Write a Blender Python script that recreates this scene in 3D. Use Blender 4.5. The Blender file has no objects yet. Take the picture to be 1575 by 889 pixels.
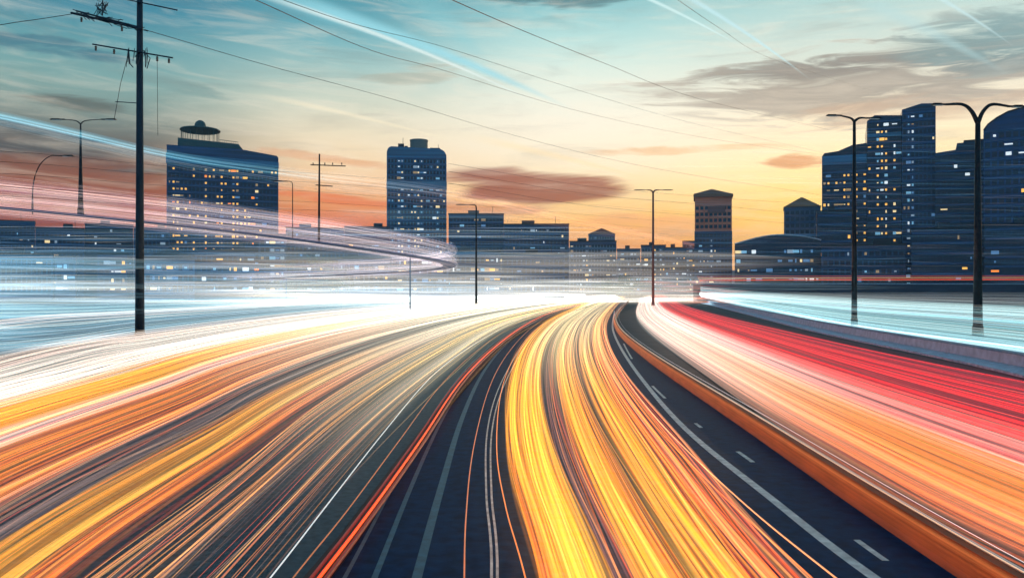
import bpy, bmesh, math, random
import numpy as np
from mathutils import Vector, Matrix
R = math.radians
random.seed(7); RNG = np.random.default_rng(7)
S = bpy.context.scene
COL = S.collection

# ------------------------------------------------------------------ camera, sky, sun, exposure
F, CX, CY, H = 1236.0, 787.5, 444.5, 4.5          # focal length and centre in photo pixels; eye height in metres
cd = bpy.data.cameras.new('camera'); cam = bpy.data.objects.new('camera', cd); COL.objects.link(cam)
cam.location = (0, 0, H); cam.rotation_euler = (R(90), 0, 0)
cd.sensor_width = 36; cd.lens = 36 * F / 1575; cd.clip_start = 0.1; cd.clip_end = 20000
S.camera = cam
S.view_settings.view_transform = 'Standard'; S.view_settings.look = 'None'
S.view_settings.exposure = 0.12; S.view_settings.gamma = 1.0
S.cycles.use_denoising = True; S.cycles.use_adaptive_sampling = True; S.cycles.adaptive_threshold = .03; S.cycles.adaptive_min_samples = 24
S.cycles.max_bounces = 6; S.cycles.diffuse_bounces = 2; S.cycles.glossy_bounces = 3
S.cycles.transparent_max_bounces = 160; S.cycles.volume_bounces = 1
S.cycles.sample_clamp_indirect = 6.0

def lin(c):
    r = []
    for v in c[:3]:
        v = v / 255.0
        r.append(v / 12.92 if v <= 0.04045 else ((v + 0.055) / 1.055) ** 2.4)
    return tuple(r) + (1.0,)

SUN_AZ, SUN_EL = R(19), R(5)                       # to the right of the view, just over the roofs
W = bpy.data.worlds.new('World'); S.world = W; W.use_nodes = True
nt = W.node_tree; nt.nodes.clear(); NL = nt.links
def N(t, **k):
    n = nt.nodes.new(t)
    for a, b in k.items(): setattr(n, a, b)
    return n
def put(s, v):
    if isinstance(v, bpy.types.NodeSocket): NL.new(v, s)
    else: s.default_value = v
def M2(op, a, b=0.0, c=0.0, clamp=False):
    n = N('ShaderNodeMath', operation=op, use_clamp=clamp)
    put(n.inputs[0], a); put(n.inputs[1], b); put(n.inputs[2], c); return n.outputs[0]
def mixc(f, a, b, blend='MIX'):
    n = N('ShaderNodeMix', data_type='RGBA', blend_type=blend)
    put(n.inputs[0], f); put(n.inputs[6], a); put(n.inputs[7], b); return n.outputs[2]
def maprange(v, a, b, c, d, smooth=True):
    n = N('ShaderNodeMapRange', interpolation_type='SMOOTHSTEP' if smooth else 'LINEAR')
    put(n.inputs[0], v)
    for i, x in enumerate((a, b, c, d)): n.inputs[1 + i].default_value = x
    return n.outputs[0]
tc = N('ShaderNodeTexCoord'); sep = N('ShaderNodeSeparateXYZ'); NL.new(tc.outputs['Generated'], sep.inputs[0])
DX, DY, DZ = sep.outputs
AZ = M2('ARCTAN2', DX, DY)
EL = M2('ARCSINE', DZ)
def az_of(px): return math.atan((px - CX) / F)
def el_of(y, px=CX): return math.atan((CY - y) / F * math.cos(az_of(px)))
def ramp(stops):
    n = N('ShaderNodeValToRGB'); cr = n.color_ramp; cr.interpolation = 'B_SPLINE'
    while len(cr.elements) < len(stops): cr.elements.new(0.5)
    for e, (d, c) in zip(cr.elements, stops):
        e.position = math.sqrt(max(0, d) / 90.0); e.color = lin(c)
    NL.new(M2('SQRT', M2('DIVIDE', M2('MAXIMUM', EL, 0.0), math.pi / 2)), n.inputs[0])
    return n.outputs[0]
left = ramp([(0, (70, 40, 50)), (2, (110, 42, 32)), (4.6, (166, 66, 34)), (7, (140, 76, 50)), (9, (92, 84, 80)), (11, (124, 140, 134)), (13, (128, 166, 162)), (15.5, (88, 150, 160)), (18, (52, 124, 150)), (20.5, (34, 100, 130)), (40, (16, 52, 78)), (90, (8, 28, 48))])
midl = ramp([(0, (190, 70, 36)), (3, (200, 84, 36)), (5, (226, 108, 48)), (6.6, (240, 172, 112)), (8.5, (246, 214, 170)), (11, (234, 222, 194)), (13.5, (190, 204, 190)), (16, (130, 182, 186)), (18, (96, 162, 176)), (20.5, (64, 136, 154)), (40, (24, 74, 100)), (90, (10, 36, 58))])
cent = ramp([(0, (230, 118, 56)), (3, (242, 150, 78)), (5, (252, 190, 98)), (7, (253, 222, 168)), (9, (253, 236, 206)), (12, (246, 240, 222)), (15, (218, 232, 220)), (17.5, (172, 216, 214)), (20, (122, 186, 194)), (40, (34, 90, 114)), (90, (12, 42, 62))])
rght = ramp([(0, (236, 150, 66)), (3, (250, 190, 92)), (5.5, (254, 212, 112)), (7.5, (255, 230, 156)), (9.5, (254, 234, 194)), (12, (242, 230, 206)), (15, (206, 218, 208)), (18, (176, 210, 208)), (20.5, (140, 192, 194)), (40, (54, 108, 128)), (90, (12, 42, 62))])
g = mixc(maprange(AZ, az_of(190), az_of(520), 0, 1), left, midl)
g = mixc(maprange(AZ, az_of(520), az_of(880), 0, 1), g, cent)
g = mixc(maprange(AZ, az_of(920), az_of(1300), 0, 1), g, rght)
# the dome behind the camera: deep dusk teal, blended in away from the sunset
g = mixc(maprange(DY, -0.2, 0.55, 1, 0), g, lin((70, 138, 178)))
# clouds: stretched noise, confined to banks
def noise(sx, sy, sc, det=5, rough=0.55, dist=0.0, off=0.0, tilt=0.0):
    v = N('ShaderNodeCombineXYZ')
    put(v.inputs[0], M2('MULTIPLY', AZ, sx)); put(v.inputs[1], M2('ADD', M2('MULTIPLY', M2('ADD', EL, M2('MULTIPLY', AZ, tilt)), sy), off))
    n = N('ShaderNodeTexNoise'); NL.new(v.outputs[0], n.inputs['Vector'])
    n.inputs['Scale'].default_value = sc; n.inputs['Detail'].default_value = det
    n.inputs['Roughness'].default_value = rough; n.inputs['Distortion'].default_value = dist
    return n.outputs[0]
NZ1 = noise(3, 22, 2.2, 6, 0.6, 0.6)
NZ2 = noise(5, 40, 1.6, 6, 0.6, 0.9, 7.3, 0.05)
NZ3 = noise(1.5, 14, 2.0, 5, 0.5, 0.4, 3.1, -0.1)
def blob(px, py, rx, ry, nz, lo, hi, slope=0.0):
    a0, e0 = az_of(px), el_of(py, px)
    u = M2('DIVIDE', M2('SUBTRACT', AZ, a0), rx / F)
    w = M2('DIVIDE', M2('SUBTRACT', M2('SUBTRACT', EL, e0), M2('MULTIPLY', M2('SUBTRACT', AZ, a0), slope)), ry / F)
    q = M2('ADD', M2('MULTIPLY', u, u), M2('MULTIPLY', w, w))
    s = M2('SUBTRACT', M2('ADD', 1.0, M2('MULTIPLY', M2('SUBTRACT', nz, 0.5), 3.6)), q)
    return maprange(s, lo, hi, 0, 1)
def cloud(g, px, py, rx, ry, col, amt, nz=NZ1, lo=0.0, hi=0.9, slope=0.0):
    return mixc(M2('MULTIPLY', blob(px, py, rx, ry, nz, lo, hi, slope), amt), g, lin(col))
g = cloud(g, 1330, 130, 330, 62, (150, 146, 140), .9, NZ2, .1, 1.0)
g = cloud(g, 1250, 105, 190, 22, (122, 124, 124), .8, NZ2, .1, .9)
g = cloud(g, 1420, 165, 240, 26, (196, 166, 142), .6, NZ1, .1, 1.0)
g = cloud(g, 1540, 60, 160, 46, (92, 140, 150), .8, NZ2, .1, .9)
g = cloud(g, 1530, 100, 90, 14, (122, 142, 146), .7, NZ2, .1, .9)
g = cloud(g, 850, -4, 170, 20, (74, 112, 122), .8, NZ1, .1, .9)
g = cloud(g, 640, 118, 90, 16, (172, 172, 156), .6, NZ1, .1, .8, 0.12)
g = cloud(g, 110, 163, 75, 17, (92, 100, 96), .85, NZ1, .0, .8)
g = cloud(g, 30, 212, 250, 27, (72, 80, 84), .8, NZ1, .0, .9, -.09)
g = cloud(g, 60, 70, 150, 14, (48, 98, 122), .6, NZ1, .1, .9)
g = cloud(g, 300, 140, 80, 9, (120, 150, 148), .6, NZ1, .1, .9, -.1)
g = cloud(g, 820, 287, 170, 28, (152, 78, 64), .94, NZ3, .0, .7, -.06)
g = cloud(g, 740, 320, 120, 14, (190, 112, 84), .6, NZ1, .1, .9)
g = cloud(g, 1060, 232, 150, 10, (238, 190, 140), .7, NZ1, .1, .9)
g = cloud(g, 1230, 248, 60, 12, (214, 138, 92), .8, NZ1, .1, .8)
g = cloud(g, 1010, 345, 190, 18, (246, 176, 120), .7, NZ1, .1, .9, -.05)
g = cloud(g, 90, 330, 230, 20, (150, 64, 44), .5, NZ1, .1, .9)
g = cloud(g, 540, 250, 160, 9, (226, 160, 112), .6, NZ1, .1, .9, -.1)
g = cloud(g, 500, 305, 160, 10, (232, 96, 36), .6, NZ1, .1, .9, -.1)
g = mixc(M2('MULTIPLY', maprange(NZ2, .42, .75, 0, 1), .26), g, lin((250, 236, 214)))
g = mixc(M2('MULTIPLY', maprange(NZ1, .48, .78, 0, 1), .24), g, lin((120, 116, 112)))
# contrails and long wisps: great circles through two sky points
def ray(px, py):
    v = Vector(((px - CX) / F, 1, (CY - py) / F)); v.normalize(); return v
def trail(g, p0, p1, w0, col, amt, bow=0.0, soft=1.0):
    a, b = ray(*p0), ray(*p1); n = a.cross(b); n.normalize(); m = (a + b).normalized(); t = (b - a); L = t.length / 2; t.normalize()
    d = N('ShaderNodeVectorMath', operation='DOT_PRODUCT'); NL.new(tc.outputs['Generated'], d.inputs[0]); d.inputs[1].default_value = n
    s = N('ShaderNodeVectorMath', operation='DOT_PRODUCT'); NL.new(tc.outputs['Generated'], s.inputs[0]); s.inputs[1].default_value = t
    u = M2('DIVIDE', s.outputs['Value'], L)
    off = M2('ADD', d.outputs['Value'], M2('MULTIPLY', M2('SUBTRACT', 1.0, M2('MULTIPLY', u, u)), bow / F))
    wid = M2('MULTIPLY', M2('SUBTRACT', 1.35, u), w0 / F)
    k = M2('SUBTRACT', 1.0, M2('DIVIDE', M2('ABSOLUTE', off), wid), clamp=True)
    ends = M2('MULTIPLY', maprange(M2('ABSOLUTE', u), .35, 1.0, 1, 0), maprange(DY, 0, .1, 0, 1))
    return mixc(M2('MULTIPLY', M2('MULTIPLY', maprange(k, 0, 1, 0, 1), ends), amt), g, lin(col))
g = trail(g, (330, -35), (900, 178), 10, (150, 214, 226), .8, 12)
g = trail(g, (330, -28), (860, 176), 3.5, (226, 240, 236), .7, 13)
g = trail(g, (560, -60), (760, 110), 22, (130, 196, 204), .4, 10)
g = trail(g, (930, -30), (1150, 78), 2.4, (206, 236, 236), .8, 4)
g = trail(g, (1010, -30), (1255, 130), 3, (188, 226, 232), .8, 6)
g = trail(g, (1330, -60), (1570, 80), 3, (196, 228, 232), .6, 6)
g = trail(g, (1300, -10), (1560, 120), 8, (172, 212, 216), .4, 4)
g = trail(g, (360, 140), (760, 236), 3.5, (244, 232, 202), .6, 6)
g = trail(g, (690, 205), (1080, 300), 5, (252, 226, 178), .5, 5)
nish = N('ShaderNodeTexSky', sky_type='NISHITA', sun_disc=False, sun_elevation=SUN_EL, sun_rotation=SUN_AZ)
nish.air_density = 1.2; nish.dust_density = 2.0
bg = N('ShaderNodeBackground'); bg.inputs['Strength'].default_value = 0.1
g10 = N('ShaderNodeVectorMath', operation='SCALE'); NL.new(g, g10.inputs[0]); g10.inputs['Scale'].default_value = 11.0
NL.new(mixc(0.04, g10.outputs[0], nish.outputs[0]), bg.inputs[0])
wo = N('ShaderNodeOutputWorld'); NL.new(bg.outputs[0], wo.inputs[0])

sd = bpy.data.lights.new('sun', 'SUN'); sd.energy = 0.35; sd.angle = R(0.6); sd.color = (1.0, 0.62, 0.32)
sun = bpy.data.objects.new('sun', sd); COL.objects.link(sun)
sun.rotation_euler = Vector((-math.sin(SUN_AZ) * math.cos(SUN_EL), -math.cos(SUN_AZ) * math.cos(SUN_EL), -math.sin(SUN_EL))).to_track_quat('-Z', 'Y').to_euler()

# ------------------------------------------------------------------ materials
MATS = {}
def mat(name, col, rough=.6, metal=0.0, noise_amt=.25, scale=(1, 1, 1), nscale=3.0, emit=None, es=0.0, bump=0.0, spec=.5):
    if name in MATS: return MATS[name]
    m = bpy.data.materials.new(name); m.use_nodes = True; t = m.node_tree; b = t.nodes['Principled BSDF']
    c = lin(col); b.inputs['Roughness'].default_value = rough; b.inputs['Metallic'].default_value = metal
    b.inputs['Specular IOR Level'].default_value = spec
    co = t.nodes.new('ShaderNodeTexCoord'); mp = t.nodes.new('ShaderNodeMapping'); mp.inputs['Scale'].default_value = scale
    nz = t.nodes.new('ShaderNodeTexNoise'); nz.inputs['Scale'].default_value = nscale; nz.inputs['Detail'].default_value = 6
    cr = t.nodes.new('ShaderNodeValToRGB')
    cr.color_ramp.elements[0].position = .3; cr.color_ramp.elements[1].position = .7
    cr.color_ramp.elements[0].color = tuple(v * (1 - noise_amt) for v in c[:3]) + (1,)
    cr.color_ramp.elements[1].color = tuple(min(1, v * (1 + noise_amt)) for v in c[:3]) + (1,)
    t.links.new(co.outputs['Object'], mp.inputs[0]); t.links.new(mp.outputs[0], nz.inputs['Vector'])
    t.links.new(nz.outputs[0], cr.inputs[0]); t.links.new(cr.outputs[0], b.inputs['Base Color'])
    if bump:
        bp = t.nodes.new('ShaderNodeBump'); bp.inputs['Strength'].default_value = bump; bp.inputs['Distance'].default_value = .05
        t.links.new(nz.outputs[0], bp.inputs['Height']); t.links.new(bp.outputs[0], b.inputs['Normal'])
    if emit:
        b.inputs['Emission Color'].default_value = lin(emit); b.inputs['Emission Strength'].default_value = es
        m.cycles.emission_sampling = 'NONE'
    MATS[name] = m; return m
asphalt = mat('asphalt', (52, 78, 86), .6, 0, .35, (1, 1, 1), 6, bump=.15, spec=.2)
asphalt_new = mat('asphalt_new', (2, 44, 78), .55, 0, .4, (1, 1, 1), 3.5, bump=.15, spec=.05)
paint = mat('road_paint', (196, 204, 198), .55, 0, .35, (1, 1, 1), 4)
worn = mat('worn_teal_paint', (30, 92, 112), .5, 0, .35, (1, 1, 1), 4)
conc = mat('concrete', (176, 182, 194), .8, 0, .2, (1, 1, 1), 2, bump=.2)
rust = mat('glow_orange_concrete', (140, 66, 34), .65, 0, .3, (.4, .4, 3), 2, bump=.15)  # plain concrete, the glow of the yellow trails put into its colour
earth = mat('earth', (60, 66, 66), .9, 0, .3, (1, 1, 1), .4)
steel = mat('dark_steel', (26, 30, 38), .45, .6, .15, (1, 1, 1), 5)
steelb = mat('blue_steel', (30, 48, 62), .5, .5, .2, (1, 1, 1), 5)
wirem = mat('cable', (40, 34, 36), .6, .2, .1)
wireb = mat('copper_cable', (120, 62, 46), .6, .2, .1)
ins = mat('insulator', (70, 52, 46), .3, 0, .2)
lampglass = mat('lamp_glass', (220, 220, 210), .2, 0, .05)
leaf = mat('leaf', (44, 92, 84), .6, 0, .35, (1, 1, 1), 1.0)
bark = mat('bark', (48, 42, 38), .9, 0, .3)
hillm = mat('hillside', (64, 56, 84), .95, 0, .25, (1, 1, 1), .02)
gl_navy = mat('navy_glass', (24, 66, 108), .24, 0, .6, (.02, .02, .9), 1.0)
gl_teal = mat('teal_glass', (48, 112, 150), .22, 0, .4, (.02, .02, .8), 1.0)
gl_dark = mat('dark_glass', (18, 46, 76), .22, 0, .6, (.02, .02, .9), 1.0)
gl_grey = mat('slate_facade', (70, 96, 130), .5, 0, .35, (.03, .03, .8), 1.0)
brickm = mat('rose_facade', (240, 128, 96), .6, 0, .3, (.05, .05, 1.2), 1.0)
bandm = mat('spandrel', (40, 84, 128), .5, 0, .25, (.05, .05, .5), 1.0)
roofm = mat('roof_slate', (36, 44, 56), .7, 0, .25)
roofw = mat('warm_roof', (150, 96, 66), .7, 0, .25)
green = mat('verdigris', (36, 84, 88), .55, .2, .25)
pane = mat('dark_pane', (16, 38, 66), .12, 0, .3)
LIT = [mat('lit_amber', (255, 190, 90), .5, emit=(255, 184, 84), es=1.0), mat('lit_warm', (255, 220, 160), .5, emit=(255, 218, 156), es=.85),
       mat('lit_white', (240, 244, 240), .5, emit=(232, 240, 240), es=.8), mat('lit_orange', (255, 140, 60), .5, emit=(255, 136, 52), es=1.1),
       mat('lit_cyan', (150, 200, 220), .5, emit=(130, 186, 216), es=.5),
       mat('dim_blue', (90, 130, 170), .5, emit=(84, 128, 170), es=.55), mat('dim_tan', (170, 140, 100), .5, emit=(168, 136, 96), es=.6), mat('dim_grey', (150, 164, 176), .5, emit=(140, 158, 172), es=.6)]
# light strands: colour per strand
LM = bpy.data.materials.new('light_strand'); LM.use_nodes = True
t = LM.node_tree; t.nodes.clear()
at_ = t.nodes.new('ShaderNodeAttribute'); at_.attribute_name = 'tint'
em = t.nodes.new('ShaderNodeEmission'); em.inputs['Strength'].default_value = 1.0
ou = t.nodes.new('ShaderNodeOutputMaterial')
tr = t.nodes.new('ShaderNodeBsdfTransparent'); ad = t.nodes.new('ShaderNodeAddShader')          # glow that adds to what lies behind it
t.links.new(at_.outputs['Color'], em.inputs[0]); t.links.new(em.outputs[0], ad.inputs[0]); t.links.new(tr.outputs[0], ad.inputs[1]); t.links.new(ad.outputs[0], ou.inputs[0])
LM.cycles.emission_sampling = 'NONE'
# water
WM = bpy.data.materials.new('water'); WM.use_nodes = True
t = WM.node_tree; b = t.nodes['Principled BSDF']
b.inputs['Base Color'].default_value = lin((60, 140, 160)); b.inputs['Roughness'].default_value = .38
b.inputs['Specular IOR Level'].default_value = .8
co = t.nodes.new('ShaderNodeTexCoord'); mp = t.nodes.new('ShaderNodeMapping'); mp.inputs['Scale'].default_value = (.25, 1.0, 1)
nz = t.nodes.new('ShaderNodeTexNoise'); nz.inputs['Scale'].default_value = .6; nz.inputs['Detail'].default_value = 5
bp = t.nodes.new('ShaderNodeBump'); bp.inputs['Strength'].default_value = .7; bp.inputs['Distance'].default_value = .5
t.links.new(co.outputs['Object'], mp.inputs[0]); t.links.new(mp.outputs[0], nz.inputs['Vector']); t.links.new(nz.outputs[0], bp.inputs['Height']); t.links.new(bp.outputs[0], b.inputs['Normal'])

# ------------------------------------------------------------------ helpers
def P(x, y, D): return Vector(((x - CX) / F * D, D, H - (y - CY) / F * D))
def G(x, y, z=0.0):
    D = (H - z) * F / (y - CY); return Vector(((x - CX) / F * D, D, z))
def tag(o, label=None, cat=None, group=None, kind=None):
    if label: o['label'] = label
    if cat: o['category'] = cat
    if group: o['group'] = group
    if kind: o['kind'] = kind
    return o
def empty(name, loc, label, cat, group=None):
    o = bpy.data.objects.new(name, None); COL.objects.link(o); o.location = loc; o.empty_display_size = .5
    if cat in ('tower', 'office block', 'building', 'hall') and loc[1] > 200:      # each block turned towards the road junction
        a = math.atan2(loc[0], loc[1]); o.rotation_euler.z = -.92 * a; o.scale.x = math.cos(a)
    return tag(o, label, cat, group)
class MB:
    def __init__(s): s.v = []; s.f = []
    def box(s, c, d, rz=0.0, taper=1.0):
        n = len(s.v); cx, cy, cz = c; a, b, h = d[0] / 2, d[1] / 2, d[2] / 2; co, si = math.cos(rz), math.sin(rz)
        for z, k in ((-h, 1.0), (h, taper)):
            for x, y in ((-a, -b), (a, -b), (a, b), (-a, b)):
                x, y = x * k, y * k
                s.v.append((cx + x * co - y * si, cy + x * si + y * co, cz + z))
        s.f += [tuple(n + i for i in q) for q in ((3, 2, 1, 0), (4, 5, 6, 7), (0, 1, 5, 4), (1, 2, 6, 5), (2, 3, 7, 6), (3, 0, 4, 7))]
        return s
    def prism(s, pts, z0, z1):                        # outline in plan, extruded upward; z1 may be a list
        n = len(s.v); k = len(pts)
        for x, y in pts: s.v.append((x, y, z0))
        for i, (x, y) in enumerate(pts): s.v.append((x, y, z1[i] if isinstance(z1, (list, tuple)) else z1))
        s.f.append(tuple(range(n + k - 1, n - 1, -1))); s.f.append(tuple(range(n + k, n + 2 * k)))
        for i in range(k):
            j = (i + 1) % k; s.f.append((n + i, n + j, n + k + j, n + k + i))
        return s
    def front(s, pts, y0, y1):                        # outline in elevation (x,z), extruded in depth
        n = len(s.v); k = len(pts)
        for x, z in pts: s.v.append((x, y0, z))
        for x, z in pts: s.v.append((x, y1, z))
        s.f.append(tuple(range(n, n + k))); s.f.append(tuple(range(n + 2 * k - 1, n + k - 1, -1)))
        for i in range(k):
            j = (i + 1) % k; s.f.append((n + j, n + i, n + k + i, n + k + j))
        return s
    def tube(s, pts, r, seg=8, caps=True):
        pts = [Vector(p) for p in pts]; rs = r if isinstance(r, (list, tuple)) else [r] * len(pts); n = len(s.v)
        for i, p in enumerate(pts):
            tg = (pts[min(i + 1, len(pts) - 1)] - pts[max(i - 1, 0)]).normalized()
            up = Vector((0, 0, 1)) if abs(tg.z) < .95 else Vector((1, 0, 0))
            a = tg.cross(up).normalized(); b = a.cross(tg)
            for k in range(seg):
                q = 2 * math.pi * k / seg; w = p + (a * math.cos(q) + b * math.sin(q)) * rs[i]; s.v.append(tuple(w))
        for i in range(len(pts) - 1):
            for k in range(seg):
                k2 = (k + 1) % seg; s.f.append((n + i * seg + k, n + i * seg + k2, n + (i + 1) * seg + k2, n + (i + 1) * seg + k))
        if caps:
            s.f.append(tuple(n + k for k in range(seg - 1, -1, -1))); m = n + (len(pts) - 1) * seg; s.f.append(tuple(m + k for k in range(seg)))
        return s
    def lathe(s, c, prof, seg=24):
        n = len(s.v)
        for r, z in prof:
            for k in range(seg):
                q = 2 * math.pi * k / seg; s.v.append((c[0] + r * math.cos(q), c[1] + r * math.sin(q), c[2] + z))
        for i in range(len(prof) - 1):
            for k in range(seg):
                k2 = (k + 1) % seg; s.f.append((n + i * seg + k, n + i * seg + k2, n + (i + 1) * seg + k2, n + (i + 1) * seg + k))
        s.f.append(tuple(n + k for k in range(seg - 1, -1, -1))); m = n + (len(prof) - 1) * seg; s.f.append(tuple(m + k for k in range(seg)))
        return s
    def mesh(s, name, m, smooth=False):
        me = bpy.data.meshes.new(name); me.from_pydata(s.v, [], s.f); me.update()
        me.materials.append(m)
        if smooth: me.polygons.foreach_set('use_smooth', [True] * len(me.polygons))
        return me
    def build(s, name, m, parent=None, smooth=False, loc=None):
        o = bpy.data.objects.new(name, s.mesh(name, m, smooth)); COL.objects.link(o)
        if parent: o.parent = parent
        if loc is not None: o.location = loc
        return o
def spline(ctrl, n):                                   # Catmull-Rom, uniform parameter
    c = np.array(ctrl, float); k = len(c)
    c = np.vstack([2 * c[0] - c[1], c, 2 * c[-1] - c[-2]])
    out = []
    for t in np.linspace(0, k - 1, n):
        i = min(int(t), k - 2); f = t - i; p0, p1, p2, p3 = c[i], c[i + 1], c[i + 2], c[i + 3]
        out.append(.5 * (2 * p1 + (p2 - p0) * f + (2 * p0 - 5 * p1 + 4 * p2 - p3) * f * f + (3 * p1 - p0 - 3 * p2 + p3) * f ** 3))
    return np.array(out)
def ground_path(px, n, z=0.0):                          # photo pixels -> points on the level z
    pts = spline(px, n); return [G(x, max(y, CY + 6), z) for x, y in pts]
def copy_tree(o, parent=None):
    c = o.copy(); COL.objects.link(c)
    if parent: c.parent = parent
    for ch in o.children: copy_tree(ch, c)
    return c

# ------------------------------------------------------------------ land, water, roads
shore = [(-2500, 292), (-12, 292), (-18, 262), (-25, 225), (-31, 190), (-35, 160), (-37, 132), (-37.5, 105), (-37, 80), (-36, 62), (-34.5, 48), (-36, 36), (-60, 22), (-400, -20), (-420, -300), (2500, -300), (2500, 2600), (-2500, 2600)]
m = MB(); m.prism(shore, -3.1, -.03); tag(m.build('land', earth), kind='structure')
m = MB(); m.v = [(-2600, -400, -3.2), (2600, -400, -3.2), (2600, 2700, -3.2), (-2600, 2700, -3.2)]; m.f = [(0, 1, 2, 3)]
tag(m.build('ground', earth), kind='structure')
m = MB(); m.v = [(-2500, -300, -.7), (0, -300, -.7), (0, 300, -.7), (-2500, 300, -.7)]; m.f = [(0, 1, 2, 3)]
tag(m.build('water', WM), kind='structure')
def ribbon(name, pa, pb, n, z, m_, kind='structure'):
    a, b = ground_path(pa, n), ground_path(pb, n); q = MB()
    for u, v in zip(a, b): q.v += [(u.x, u.y, z), (v.x, v.y, z)]
    q.f = [(2 * i, 2 * i + 1, 2 * i + 3, 2 * i + 2) for i in range(n - 1)]
    return tag(q.build(name, m_), kind=kind)
LA = [(-700, 760), (0, 566), (230, 520), (480, 486), (700, 467), (930, 456)]
LB = [(150, 1300), (470, 889), (625, 690), (725, 570), (805, 505), (955, 460)]
KERB = [(130, 1300), (488, 889), (640, 684), (738, 566), (812, 505), (935, 462)]
CA = [(180, 1300), (510, 889), (650, 684), (745, 566), (818, 505), (940, 462)]
BAR = [(2090, 1290), (1466, 884), (1150, 664), (988, 549), (944, 497), (968, 461)]
RA = [(2400, 1300), (1640, 940), (1290, 720), (1090, 582), (985, 502), (985, 460)]
RB = [(2300, 745), (1800, 630), (1420, 555), (1190, 504), (1075, 476), (1025, 456)]
STR = [(2300, 725), (1800, 617), (1575, 567), (1300, 514), (1150, 480), (1088, 466.5)]
ribbon('road', LA, LB, 60, .000, asphalt)
ribbon('road', CA, BAR, 60, .004, asphalt_new)
ribbon('road', RA, RB, 60, .008, asphalt)
far_r = [(2300, 700), (1800, 602), (1575, 556), (1300, 506), (1140, 472), (1070, 460)]
ribbon('road', far_r, [(2300, 480), (1800, 472), (1575, 469), (1300, 468), (1150, 467), (1085, 459)], 40, .012, asphalt)

def profile_along(path, prof, m_, name, parent=None, flip=1):
    q = MB(); k = len(prof)
    for i, p in enumerate(path):
        tg = (path[min(i + 1, len(path) - 1)] - path[max(i - 1, 0)]); tg.z = 0; tg.normalize(); sd_ = Vector((tg.y, -tg.x, 0)) * flip
        for o_, z in prof: q.v.append(tuple(p + sd_ * o_ + Vector((0, 0, z))))
    for i in range(len(path) - 1):
        for j in range(k):
            j2 = (j + 1) % k; q.f.append((i * k + j, (i + 1) * k + j, (i + 1) * k + j2, i * k + j2))
    q.f.append(tuple(range(k))); q.f.append(tuple((len(path) - 1) * k + j for j in range(k - 1, -1, -1)))
    bm = bmesh.new(); me = bpy.data.meshes.new(name); me.from_pydata(q.v, [], q.f); bm.from_mesh(me)
    bmesh.ops.recalc_face_normals(bm, faces=bm.faces); bm.to_mesh(me); bm.free(); me.materials.append(m_)
    o = bpy.data.objects.new(name, me); COL.objects.link(o)
    if parent: o.parent = parent
    return o
# curved concrete barrier right of the dark lane, trail glow painted into its orange
barp = ground_path(BAR, 70)
bt = empty('crash_barrier', (0, 0, 0), 'orange-brown curved crash barrier between the dark lane and the peach light stream', 'barrier')
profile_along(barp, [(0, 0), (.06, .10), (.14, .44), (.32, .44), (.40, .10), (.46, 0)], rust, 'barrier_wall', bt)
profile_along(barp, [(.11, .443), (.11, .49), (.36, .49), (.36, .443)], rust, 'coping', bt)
profile_along(barp, [(.27, .493), (.27, .53), (.33, .53), (.33, .493)], mat('pale_rail', (214, 206, 196), .35, .3, .1), 'top_rail', bt)
# dark kerb along the left edge of the middle road
o = profile_along(ground_path(KERB, 60), [(-.15, -.02), (-.13, .12), (.13, .12), (.15, -.02)], mat('dark_kerb', (52, 40, 40), .7), 'kerb')
tag(o, kind='structure')
# grey parapet between the red stream and the pale cyan road
sp = ground_path(STR, 50)
pt = empty('parapet', (0, 0, 0), 'long grey concrete parapet between the red light stream and the cyan one', 'parapet')
profile_along(sp, [(-.3, 0), (-.22, .75), (.22, .75), (.3, 0)], conc, 'parapet_wall', pt)
profile_along(sp, [(-.3, .755), (-.3, .86), (.3, .86), (.3, .755)], mat('slate_coping', (110, 140, 160), .6), 'coping', pt)
profile_along(sp, [(.31, 0), (.31, .14), (1.5, .14), (1.5, 0)], mat('grey_verge', (186, 184, 196), .8), 'plinth', pt)
profile_along(sp, [(-.31, 0), (-.31, .14), (-2.2, .14), (-2.2, 0)], MATS['grey_verge'], 'plinth', pt)
# painted lines on the middle road
def line(px, w, m_, z=.010, name='road_marking', n=44, i0=0, i1=None):
    p = ground_path(px, n)[i0:i1]; q = MB()
    for i, c in enumerate(p):
        tg = (p[min(i + 1, len(p) - 1)] - p[max(i - 1, 0)]).normalized(); s_ = Vector((tg.y, -tg.x, 0)) * w / 2
        q.v += [(c.x - s_.x, c.y - s_.y, z), (c.x + s_.x, c.y + s_.y, z)]
    q.f = [(2 * i, 2 * i + 1, 2 * i + 3, 2 * i + 2) for i in range(len(p) - 1)]
    return tag(q.build(name, m_), kind='structure')
line([(740, 1200), (756, 889), (748, 760), (750, 660), (775, 580), (830, 502), (900, 470)], .045, paint)
line([(752, 1200), (765, 889), (756, 760), (757, 660), (781, 580), (834, 502), (902, 470)], .045, paint)
line([(560, 1200), (641, 889), (680, 745), (712, 640), (752, 560), (815, 500), (890, 471)], .16, worn)
line([(450, 1200), (576, 889), (634, 745), (683, 640), (735, 560), (806, 500), (886, 470)], .10, worn)
line([(360, 1200), (530, 889), (606, 745), (664, 640), (724, 560), (800, 500), (882, 470)], .07, worn)
line([(1660, 1100), (1345, 889), (1180, 762), (1060, 665), (985, 580), (945, 515), (945, 478)], .20, paint)
DASH = [(1660, 1060), (1370, 868), (1158, 711), (1072, 653), (1000, 590), (960, 530), (950, 490)]
for i0_, i1_ in ((8, 12), (17, 21), (33, 37), (48, 51), (60, 66), (76, 84)):
    line(DASH, .12, paint, .011, n=100, i0=i0_, i1=i1_)

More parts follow.
